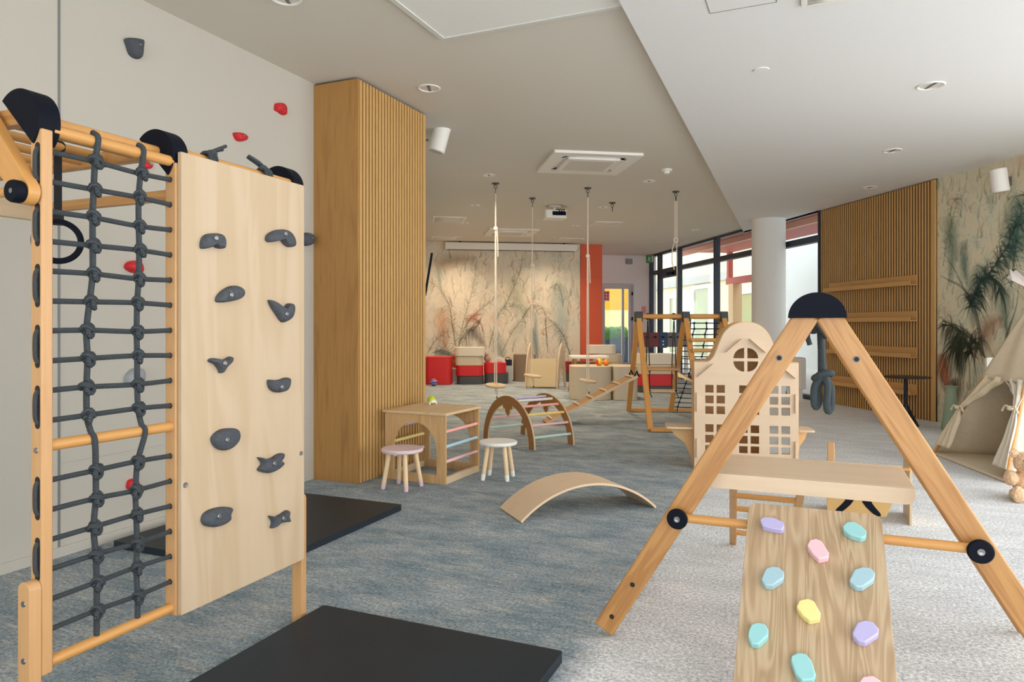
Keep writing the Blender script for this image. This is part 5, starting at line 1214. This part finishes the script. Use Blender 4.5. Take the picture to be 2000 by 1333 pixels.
# ================================================================= TEEPEE AND TEDDY
F1 = Vc((3.78, 6.28, 0)); F2 = Vc((3.62, 5.13, 0)); F3 = F2 + Vc((1.16, -0.16, 0)); F4 = F1 + Vc((1.16, -0.16, 0)); Apx = (F1 + F2 + F3 + F4) / 4; Apx.z = 1.46
tp_o = Vc((F1 + F2 + F3 + F4) / 4)
tpe = thing('play_tent', 'beige canvas play teepee with tied back curtains at the right edge', 'tent', tp_o)
m_canv = plain('canvas', (222, 207, 180), 0.9, noise=0.08, nscale=30, bump=0.15, bscale=300)
m_canl = plain('canvas_sunlit', (216, 207, 190), 0.9, noise=0.06, nscale=30, bump=0.15, bscale=300)  # paler copy of the canvas, sunlight on the near side put into its colour
for f_ in (F1, F2, F3, F4):
    d = (Apx - f_); obj('pole', MB().tube([f_ - tp_o + Vc((0, 0, 0.004)), f_ + d * 1.16 - tp_o], 0.013, 10), m_dowel, tpe)
def quadgrid(fn, nu, nv):
    vs = [fn(i / nu, j / nv) for j in range(nv + 1) for i in range(nu + 1)]
    return MB().add(vs, [(j * (nu + 1) + i, j * (nu + 1) + i + 1, (j + 1) * (nu + 1) + i + 1, (j + 1) * (nu + 1) + i) for j in range(nv) for i in range(nu)])
def cloth(name, fn, nu, nv, mt):
    o = obj(name, quadgrid(fn, nu, nv), mt, tpe, fix=False, ang=80); md = o.modifiers.new('thick', 'SOLIDIFY'); md.thickness = 0.004; md.offset = 0; return o
def face(A, B, hmin=0.01, hmax=0.96, puff=0.0, n_in=None):
    cen = tp_o + Vc((0, 0, 0.5))
    def fn(u, v):
        h = hmin + (hmax - hmin) * v; a = A.lerp(Apx, h); b = B.lerp(Apx, h); p = a.lerp(b, u); nn = (B - A).cross(Apx - A).normalized()
        if nn.dot(p - cen) < 0: nn = -nn
        return p - tp_o + nn * (-puff * sin(pi * u) * (1 - v) + 0.006 * sin(u * 23 + v * 5) * (1 - v))
    return fn
cloth('canvas_panel', face(F1, F4, puff=0.05), 16, 16, m_canv); cloth('canvas_panel', face(F4, F3, puff=0.05), 16, 16, m_canv); cloth('canvas_panel', face(F3, F2, puff=0.03), 24, 20, m_canl)
nF = (F2 - F1).cross(Apx - F1).normalized()
if nF.x > 0: nF = -nF
def interp(tab, h):
    for (h0, a), (h1, b) in zip(tab, tab[1:]):
        if h <= h1: f = (h - h0) / (h1 - h0); f = max(0, min(1, f)); f = f * f * (3 - 2 * f); return a + (b - a) * f
    return tab[-1][1]
tabL = [(0.06, 0.20), (0.22, 0.10), (0.29, 0.035), (0.34, 0.10), (0.42, 0.32), (0.49, 0.60)]
tabR = [(0.06, 0.84), (0.25, 0.90), (0.345, 0.965), (0.40, 0.90), (0.45, 0.75), (0.49, 0.58)]
def curtain(left):
    def fn(u, v):
        h = 0.06 + 0.44 * v; a = F1.lerp(Apx, h); b = F2.lerp(Apx, h)
        if left: t = -0.02 + (interp(tabL, h) + 0.02) * u; g = math.exp(-((h - 0.29) / 0.06) ** 2)
        else: t = 1.02 - (1.02 - interp(tabR, h)) * u; g = math.exp(-((h - 0.345) / 0.06) ** 2)
        p = a.lerp(b, t)
        return p - tp_o + nF * (0.012 + 0.018 * sin(u * 15 + h * 9) * (0.5 + (1 - g) * 0.6) + 0.02 * g)
    return fn
cloth('curtain', curtain(True), 22, 30, m_canv); cloth('curtain', curtain(False), 22, 30, m_canl)
def upper(u, v):
    h = 0.485 + 0.475 * v; a = F1.lerp(Apx, h); b = F2.lerp(Apx, h); return a.lerp(b, -0.03 + 1.06 * u) - tp_o + nF * (0.016 + 0.008 * sin(u * 11 + v * 3))
cloth('upper_flap', upper, 14, 14, m_canv)
for hh, tt in ((0.29, 0.03), (0.345, 0.97)):
    q = F1.lerp(Apx, hh).lerp(F2.lerp(Apx, hh), tt) - tp_o + nF * 0.06; kb = MB().ell(q, (0.02, 0.03, 0.018), 10, 7)
    for dy in (-1, 1): kb.tube(smooth_path([q, q + Vc((0.0, dy * 0.05, 0.015)), q + Vc((0, dy * 0.085, -0.03))], 4), 0.008, 6)
    obj('tie_bow', kb, m_canv, tpe)
cl3 = MB()
for k in range(10):
    a0_, a1_ = 2 * pi * k / 10, 2 * pi * (k + 0.9) / 10; c0 = Apx - tp_o
    p = [c0 + Vc((0.03 * cos(a0_), 0.03 * sin(a0_), -0.05)), c0 + Vc((0.03 * cos(a1_), 0.03 * sin(a1_), -0.05)), c0 + Vc((0.25 * cos(a1_), 0.25 * sin(a1_), 0.06 + 0.03 * (k % 2))), c0 + Vc((0.23 * cos(a0_), 0.23 * sin(a0_), 0.16))]
    cl3.add(p, [(0, 1, 2, 3)])
o = obj('pole_collar', cl3, plain('collar_white', (232, 222, 216), 0.9), tpe, fix=False); md = o.modifiers.new('thick', 'SOLIDIFY'); md.thickness = 0.006
mt_ = MB().prism([((p - tp_o).x, (p - tp_o).y) for p in (F1, F2, F3, F4)], 0.002, 0.022); obj('floor_mat', mt_, m_canv, tpe, None, 0.006)

td = thing('teddy_bear', 'curly light brown teddy bear sitting beside the play teepee', 'teddy bear', (3.44, 4.66, 0), radians(-25))
bm_ = MB()
for c, r in (((0.0, 0.03, 0.10), (0.085, 0.08, 0.10)), ((0.0, 0.015, 0.235), (0.082, 0.078, 0.075)), ((0.0, -0.06, 0.22), (0.042, 0.04, 0.036)), ((-0.07, 0.02, 0.295), (0.032, 0.02, 0.032)), ((0.07, 0.02, 0.295), (0.032, 0.02, 0.032)),
             ((-0.10, -0.02, 0.135), (0.04, 0.06, 0.05)), ((0.10, -0.02, 0.135), (0.04, 0.06, 0.05)), ((-0.075, -0.085, 0.04), (0.045, 0.085, 0.04)), ((0.075, -0.085, 0.04), (0.045, 0.085, 0.04)), ((-0.085, -0.16, 0.055), (0.038, 0.03, 0.053)), ((0.085, -0.16, 0.055), (0.038, 0.03, 0.053))): bm_.ell(c, r, 16, 10)
o = obj('body', bm_, plain('bear_fur', (222, 186, 148), 0.95, noise=0.25, nscale=90, sheen=0.3), td)
md = o.modifiers.new('remesh', 'REMESH'); md.mode = 'VOXEL'; md.voxel_size = 0.006; md.use_smooth_shade = True
tx = bpy.data.textures.new('curl', 'CLOUDS'); tx.noise_scale = 0.012; tx.noise_depth = 1
md = o.modifiers.new('curl', 'DISPLACE'); md.texture = tx; md.strength = 0.016; md.mid_level = 0.5
for s_ in (-1, 1): obj('eye', MB().ell((s_ * 0.03, -0.064, 0.262), 0.009, 10, 7), m_black, td)
obj('nose', MB().ell((0, -0.102, 0.232), (0.014, 0.008, 0.010), 10, 7), m_black, td)

# ================================================================= SIDE TABLE, VASE, BOARD, SHELVES
tb2 = thing('side_table', 'round black pedestal side table with cone base in front of the slatted wall', 'table', (4.56, 8.10, 0))
m_nb = plain('blue_black_metal', (26, 32, 46), 0.4, 0.3)
obj('base', MB().lathe([(0, 0), (0.135, 0), (0.137, 0.006), (0.13, 0.02), (0.028, 0.235), (0.024, 0.25), (0, 0.25)], 36), m_nb, tb2)
obj('stem', MB().lathe([(0.022, 0.249), (0.022, 0.545), (0.03, 0.552), (0, 0.552)], 20), m_nb, tb2)
obj('top', MB().lathe([(0, 0.552), (0.24, 0.556), (0.262, 0.562), (0.262, 0.566), (0.245, 0.570), (0, 0.570)], 44), m_nb, tb2)
va = obj('vase', MB().lathe([(0, 0), (0.098, 0), (0.1, 0.008), (0.052, 0.40), (0.054, 0.46), (0.074, 0.49), (0.068, 0.49), (0.046, 0.455), (0.044, 0.40), (0.085, 0.02), (0, 0.02)], 36), plain('sage_ceramic', (152, 172, 146), 0.4), None, FR((4.86, 7.74, 0), (1, 0, 0)), ang=60)
tag(va, 'tall tapered sage green vase standing by the right mural', 'vase')
wb = thing('whiteboard', 'plain white board standing behind the teepee against the mural', 'board', (4.84, 7.0, 0), radians(-80))
obj('panel', MB().prism(rrect(-0.12, 0.40, 0.0, 0.84, 0.02), 0, 0.02), m_white, wb, FR((0, 0, 0), (0.55, 0.83, 0), ey=(0, 0, 1)) if False else FR((0, 0, 0), (0, 1, 0), ey=(0, 0, 1)), 0.004)
obj('foot', MB().box(-0.08, 0.1, -0.1, 0.38, 0, 0.02), m_white, wb, None, 0.003)

rdo = rw(10.85, 0.12, -0.24)
rad_ = thing('radiator', 'low white radiator under the window between the round pillar and slatted wall', 'radiator', frame=FR(rdo, R, ez=(0, 0, 1)))
obj('body', MB().box(0, 0.48, -0.05, 0.05, 0.06, 0.54), m_white, rad_, None, 0.008)
obj('top_grille', MB().box(0.02, 0.46, -0.04, 0.04, 0.5405, 0.548), plain('grille_pale', (206, 204, 200), 0.5), rad_)
for x_ in (0.06, 0.38): obj('foot', MB().box(x_, x_ + 0.04, -0.03, 0.03, -0.12, 0.0595), m_white, rad_, None, 0.003)

m_shelf = wood('shelf_oak', (214, 168, 106), (188, 140, 80), 1.0, 0.5, 0.8)
shelf_names = ['topmost oak picture ledge on the slatted wall', 'second oak picture ledge from the top on the slatted wall', 'third oak picture ledge from the top on the slatted wall', 'lowest oak picture ledge on the slatted wall behind the side table']
xs0 = (hit(1618, 560, rw(8.42, 0, -0.06), M) - rw(10.72)).dot(-R); xs1 = (hit(1789, 560, rw(8.42, 0, -0.06), M) - rw(10.72)).dot(-R)
for k, (yt, yb) in enumerate(((537, 557), (608, 628), (677, 700), (750, 773))):
    zb_ = hit(1789, yb, rw(8.42, 0, -0.08), M).z; Lz = xs1 - xs0
    sh = thing('picture_ledge', shelf_names[k], 'shelf', frame=frS @ Matrix.Translation((xs0, zb_, 0.0345 * sgn)), group='oak picture ledges on the slatted wall')
    s1 = sgn
    def bx3(x0, x1, y0, y1, z0, z1): z0, z1 = sorted((z0 * s1, z1 * s1)); return MB().box(x0, x1, y0, y1, z0, z1)
    obj('back_board', bx3(0, Lz, 0.0, 0.13, 0.0, 0.016), m_shelf, sh, None, 0.002)
    obj('base_board', bx3(0, Lz, 0.0, 0.014, 0.016, 0.10), m_shelf, sh, None, 0.002)
    obj('front_lip', bx3(0, Lz, 0.0, 0.055, 0.10, 0.114), m_shelf, sh, None, 0.002)

# ================================================================= CEILING AND WALL FITTINGS
m_refl = plain('reflector', (222, 218, 212), 0.3, 0.0); m_trimw = plain('fitting_white', (236, 232, 224), 0.5)
dl = [(838, 172, ZC, 0.088, 'in the ceiling just right of the oak clad column top'), (558, -4, ZC, 0.088, 'cut by the top edge above the left wall'), (955, 342, ZC, 0.075, 'above the leftmost disc swing rope'), (1268, 354, ZC, 0.075, 'beside the round smoke detector'), (928, 401, ZC, 0.075, 'between the first and second swing hooks and the column'), (1178, 405, ZC, 0.075, 'just left of the bare ceiling hook'),
      (895, 463, ZC, 0.075, 'nearest the left end of the projector screen case'), (908, 436, ZC, 0.075, 'beside the left rectangular air vent'), (1124, 441, ZC, 0.07, 'to the right of the rear cassette air conditioner'), (1288, 473, ZC, 0.075, 'nearest the green exit sign'), (1358, 449, ZC, 0.075, 'over the windows near the end of the lowered ceiling'), (1080, 466, ZC, 0.06, 'nearest the right end of the projector screen case'),
      (1818, 167, ZS, 0.095, 'largest and nearest in the lowered right ceiling'), (1743, 294, ZS, 0.09, 'second nearest in the lowered right ceiling'), (1700, 366, ZS, 0.09, 'in the lowered ceiling closest to the slatted wall')]
proto = None
for px, py, zc, r, lb in dl:
    c = CE(px, py, zc)
    t = thing('downlight', 'round recessed white downlight ' + lb, 'ceiling light', (c.x, c.y, zc), 0, 'recessed ceiling downlights')
    if proto is None:
        proto = t
        obj('trim_ring', MB().lathe([(0.78, 0.0), (1.0, 0.0), (1.0, -0.05), (0.92, -0.09), (0.80, -0.05), (0.78, 0.0)], 36), m_trimw, t)
        obj('reflector', MB().lathe([(0, -0.004), (0.3, -0.008), (0.45, -0.03), (0.78, -0.01), (0.79, -0.001), (0, -0.001)], 28), m_refl, t)
        obj('lamp_bar', MB().box(-0.12, 0.12, -0.72, 0.72, -0.04, -0.012), m_dark_st if False else plain('lamp_grey', (120, 118, 114), 0.4, 0.3), t)
    else:
        for ch in list(proto.children):
            c2 = ch.copy(); COL.objects.link(c2); c2.parent = t
    t.scale = (r, r, r)
    if zc == ZC and 860 < px < 1250:
        sd_ = bpy.data.lights.new('downlight_lamp', 'SPOT'); sd_.energy = 105; sd_.color = (1.0, 0.80, 0.58); sd_.spot_size = radians(140); sd_.spot_blend = 1.0; sd_.shadow_soft_size = 0.06
        so_ = bpy.data.objects.new('downlight_lamp', sd_); COL.objects.link(so_); so_.location = (c.x, c.y, zc - 0.03); so_.rotation_euler = (0, 0, 0)
def cassette(lb, c, ang, s_):
    a = thing('air_conditioner', lb, 'air conditioner', (c[0], c[1], ZC), ang)
    h = s_ / 2
    obj('frame_plate', MB().prism([rrect(-h, h, -h, h, 0.02), rrect(-h + 0.13, h - 0.13, -h + 0.13, h - 0.13, 0.06)[::-1]], -0.03, -0.001), m_trimw, a, None, 0.006)
    obj('duct_recess', MB().box(-h + 0.13, h - 0.13, -h + 0.13, h - 0.13, -0.008, -0.002), m_black, a)
    gr_ = obj('grille', MB().prism(rrect(-h + 0.19, h - 0.19, -h + 0.19, h - 0.19, 0.03), -0.045, -0.0085), m_trimw, a, None, 0.006)
    obj('grille_inset', MB().prism(rrect(-h + 0.25, h - 0.25, -h + 0.25, h - 0.25, 0.01), -0.047, -0.0452), plain('grille_grey', (214, 208, 198), 0.6), gr_)
    for k in range(4):
        q = k * pi / 2; m4 = Matrix.Rotation(q, 4, 'Z') @ Matrix.Translation((0, -h + 0.16, -0.02)) @ Matrix.Rotation(0.35, 4, 'X')
        obj('louver', MB().box(-h + 0.26, h - 0.26, -0.03, 0.03, -0.004, 0.004), m_trimw, a, m4, 0.002)
mz = atan2(M.y, M.x)
cassette('larger nearer white cassette air conditioner in the middle of the ceiling', (0.84, 7.78), mz, 0.97)
c = CE(998, 453); cassette('smaller looking rear white cassette air conditioner in front of the screen case', (c.x, c.y), mz, 0.95)
def vent(lb, px, py, sx3, sy3, z=ZC, ang=mz):
    c = CE(px, py, z); a = thing('air_vent', lb, 'air vent', (c.x, c.y, z), ang)
    obj('frame', MB().prism([rrect(-sx3 / 2, sx3 / 2, -sy3 / 2, sy3 / 2, 0.004, 2), rrect(-sx3 / 2 + 0.03, sx3 / 2 - 0.03, -sy3 / 2 + 0.03, sy3 / 2 - 0.03, 0.002, 2)[::-1]], -0.014, -0.0005), m_trimw, a, None, 0.002)
    obj('backing', MB().box(-sx3 / 2 + 0.03, sx3 / 2 - 0.03, -sy3 / 2 + 0.03, sy3 / 2 - 0.03, -0.004, -0.001), plain('vent_dark', (110, 106, 100), 0.8), a)
    sl2 = MB(); n_ = int((sy3 - 0.06) / 0.035)
    for k in range(n_): y = -sy3 / 2 + 0.045 + k * 0.035; sl2.add([(-sx3 / 2 + 0.03, y, -0.006), (sx3 / 2 - 0.03, y, -0.006), (sx3 / 2 - 0.03, y + 0.02, -0.013), (-sx3 / 2 + 0.03, y + 0.02, -0.013)], [(0, 1, 2, 3)])
    o = obj('slats', sl2, m_trimw, a, fix=False); md = o.modifiers.new('t', 'SOLIDIFY'); md.thickness = 0.002
vent('rectangular ceiling air vent left of the disc swings', 877, 428, 0.55, 0.55)
vent('rectangular ceiling air vent right of the ceiling projector', 1183, 437, 0.5, 0.5)
vent('rectangular ceiling air vent above the right end of the screen case', 1113, 468, 0.5, 0.5)
vent('faint rectangular ceiling air vent closest to the oak column', 866, 465, 0.5, 0.4)
vent('white framed air vent cut by the top edge in the lowered ceiling', 1612, -12, 0.24, 0.2, ZS, -TH)
hc = CE(1518, 4, ZS); o = obj('ceiling_hatch', MB().prism([rrect(-0.36, 0.0, -0.5, 0.0, 0.003, 1), rrect(-0.355, -0.005, -0.495, -0.005, 0.003, 1)[::-1]], -0.002, -0.0003), plain('hatch_line', (150, 146, 140), 0.8), None, FR((hc.x, hc.y, ZS), V, ey=U)); tag(o, 'thin outline of an access hatch in the lowered ceiling', 'ceiling hatch')
c = CE(1302, 331); sd = thing('smoke_detector', 'round white smoke detector on the ceiling above the hanging rope', 'smoke detector', (c.x, c.y, ZC))
obj('base', MB().lathe([(0, -0.001), (0.062, -0.001), (0.062, -0.02), (0.05, -0.026), (0, -0.026)], 28), m_trimw, sd); obj('sensor_head', MB().lathe([(0.034, -0.026), (0.034, -0.045), (0.026, -0.052), (0, -0.052)], 24), m_trimw, sd)
c = CE(1487, 136, ZS); o = obj('ceiling_disc', MB().lathe([(0, -0.0005), (0.052, -0.0005), (0.05, -0.006), (0, -0.007)], 32), m_soff, None, FR((c.x, c.y, ZS), (1, 0, 0))); tag(o, 'flat round cover disc in the lowered right ceiling', 'cover disc')

c = CE(1083, 404); pj = thing('projector', 'white projector hanging from the ceiling between two disc swings', 'projector', (c.x, c.y, ZC), mz)
obj('mount', MB().lathe([(0, 0), (0.10, -0.001), (0.10, -0.012), (0.03, -0.02), (0.03, -0.07), (0, -0.07)], 20), m_trimw, pj)
bdp = obj('body', MB().prism(rrect(-0.17, 0.17, -0.13, 0.13, 0.04), -0.19, -0.07), m_trimw, pj, None, 0.015, 3)
obj('lens', MB().tube([(-0.02, 0.131, -0.13), (-0.02, 0.16, -0.13)], 0.035, 16), m_black, bdp)
cbm = MB()
for k in range(3): cbm.tube(smooth_path([(-0.02 + 0.05 * k, -0.11, -0.075), (0.02 + 0.05 * k, -0.15, -0.06), (0.06 + 0.02 * k, -0.15, -0.12), (0.0 + 0.04 * k, -0.14, -0.15)], 4), 0.006, 6)
obj('cables', cbm, m_black, pj); obj('rear_grille', MB().box(-0.06, 0.15, -0.134, -0.1305, -0.15, -0.09), m_black, bdp)

sx0, sx1 = fm(-1.46), fm(1.40)
scx = thing('projector_screen', 'long white projector screen case under the ceiling in front of the far mural', 'projector screen', frame=FR(sx0 - R * 0.20, M, ey=(0, 0, 1)))
Ls = (sx1 - sx0).length
obj('case', MB().box(0, Ls, 2.805, 2.955, -0.14, 0.0), m_trimw, scx, None, 0.01); obj('screen_slot', MB().box(0.05, Ls - 0.05, 2.798, 2.8045, -0.09, -0.05), m_black, scx)
for x_ in (0.3, Ls - 0.3): obj('bracket', MB().box(x_, x_ + 0.04, 2.956, 2.979, -0.1, -0.03), m_black, scx)

tvo = Vc((-1.12, 9.3, 0)); tvd = Vc((-0.128, 1, 0)).normalized()
tv = thing('television', 'thin black television seen edge on beside the far mural', 'television', frame=FR(tvo, tvd, ez=(0, 0, 1)))
ftv = FR((0, 0.045, 1.60), (1, 0, 0), ey=(0, -0.16, 1))
obj('screen', MB().prism(rrect(0, 0.9, 0, 0.54, 0.008), 0, 0.03), m_black, tv, ftv, 0.003)
arm = MB().box(0.35, 0.55, 0.055, 0.07, 1.75, 1.98); arm.box(0.42, 0.48, 0.07, 0.14, 1.84, 1.88); arm.box(0.38, 0.52, 0.14, 0.155, 1.78, 1.96); obj('wall_bracket', arm, m_black, tv)

def speaker(lb, px, py, D, bx_, dirn, tiltv):
    c = P(px, py, D); s = thing('wall_speaker', lb, 'speaker', c)
    ax = Vc(tiltv).normalized(); fr = FR((0, 0, 0), ax.orthogonal(), ez=ax)
    obj('housing', MB().lathe([(0, -0.12), (0.074, -0.12), (0.08, -0.112), (0.08, 0.112), (0.074, 0.12), (0, 0.12)], 32), m_trimw, s, fr); obj('grille', MB().lathe([(0, -0.1205), (0.07, -0.1205), (0.07, -0.123), (0, -0.123)], 28), plain('speaker_grille', (206, 196, 180), 0.7), s, fr)
    e = Vc(bx_); obj('bracket', MB().tube([e * 0.5, e * 0.75, e], 0.012, 8).box(*sorted((e.x * 0.93, e.x)), e.y - 0.04, e.y + 0.04, e.z - 0.05, e.z + 0.05), m_steel, s)
speaker('white cylindrical wall speaker mounted behind the oak clad column', 858, 272, 6.5, (-0.20, 0.02, -0.01), None, (0.27, 0, 1))
speaker('white cylindrical wall speaker high on the right mural wall', 1952, 353, 7.3, (0.14, 0.05, -0.0), None, (-0.14, 0, 1))
ws = fm(0); e_p = c_l + M * 1.02 - R * 0.06; e_p.z = 2.82
o = obj('wall_sensor', MB().prism(rrect(-0.08, 0.08, -0.07, 0.07, 0.02), 0, 0.055), plain('sensor_grey', (150, 148, 146), 0.6), None, FR(e_p + R * 0.055, M, ey=(0, 0, 1)), 0.01); tag(o, 'small grey sensor box on the end wall above the glazed door', 'sensor')
es = rw(17.75, 2.86, -0.16)
ex_ = thing('exit_sign', 'small green exit sign with white running figure at the end of the windows', 'sign', frame=FR(es, M * 0.9 + R * -0.45, ey=(0, 0, 1)))
obj('box', MB().box(-0.10, 0.10, -0.10, 0.10, -0.02, 0.0), plain('exit_green', (40, 150, 84), 0.5), ex_, None, 0.004)
fg = MB().ell((-0.02, 0.055, 0.003), (0.016, 0.016, 0.003), 10, 5)
for a, b in (((-0.015, 0.035), (-0.03, -0.015)), ((-0.03, -0.015), (0.005, -0.04)), ((0.005, -0.04), (0.0, -0.075)), ((-0.03, -0.015), (-0.055, -0.05)), ((-0.018, 0.028), (0.02, 0.005)), ((-0.018, 0.028), (-0.05, 0.005))): fg.tube([(a[0], a[1], 0.002), (b[0], b[1], 0.002)], 0.009, 6)
fg.box(0.045, 0.08, -0.08, 0.08, 0.0005, 0.003); obj('figure', fg, m_white, ex_)
nt_ = c_l + M * 1.42 - R * 0.002; nt_.z = 1.58; o = obj('wall_notice', MB().box(-0.06, 0.06, -0.09, 0.09, 0, 0.004), plain('notice_pink', (232, 150, 150), 0.6), None, FR(nt_, M, ey=(0, 0, 1))); tag(o, 'small pink red notice on the end wall right of the glazed door', 'notice')
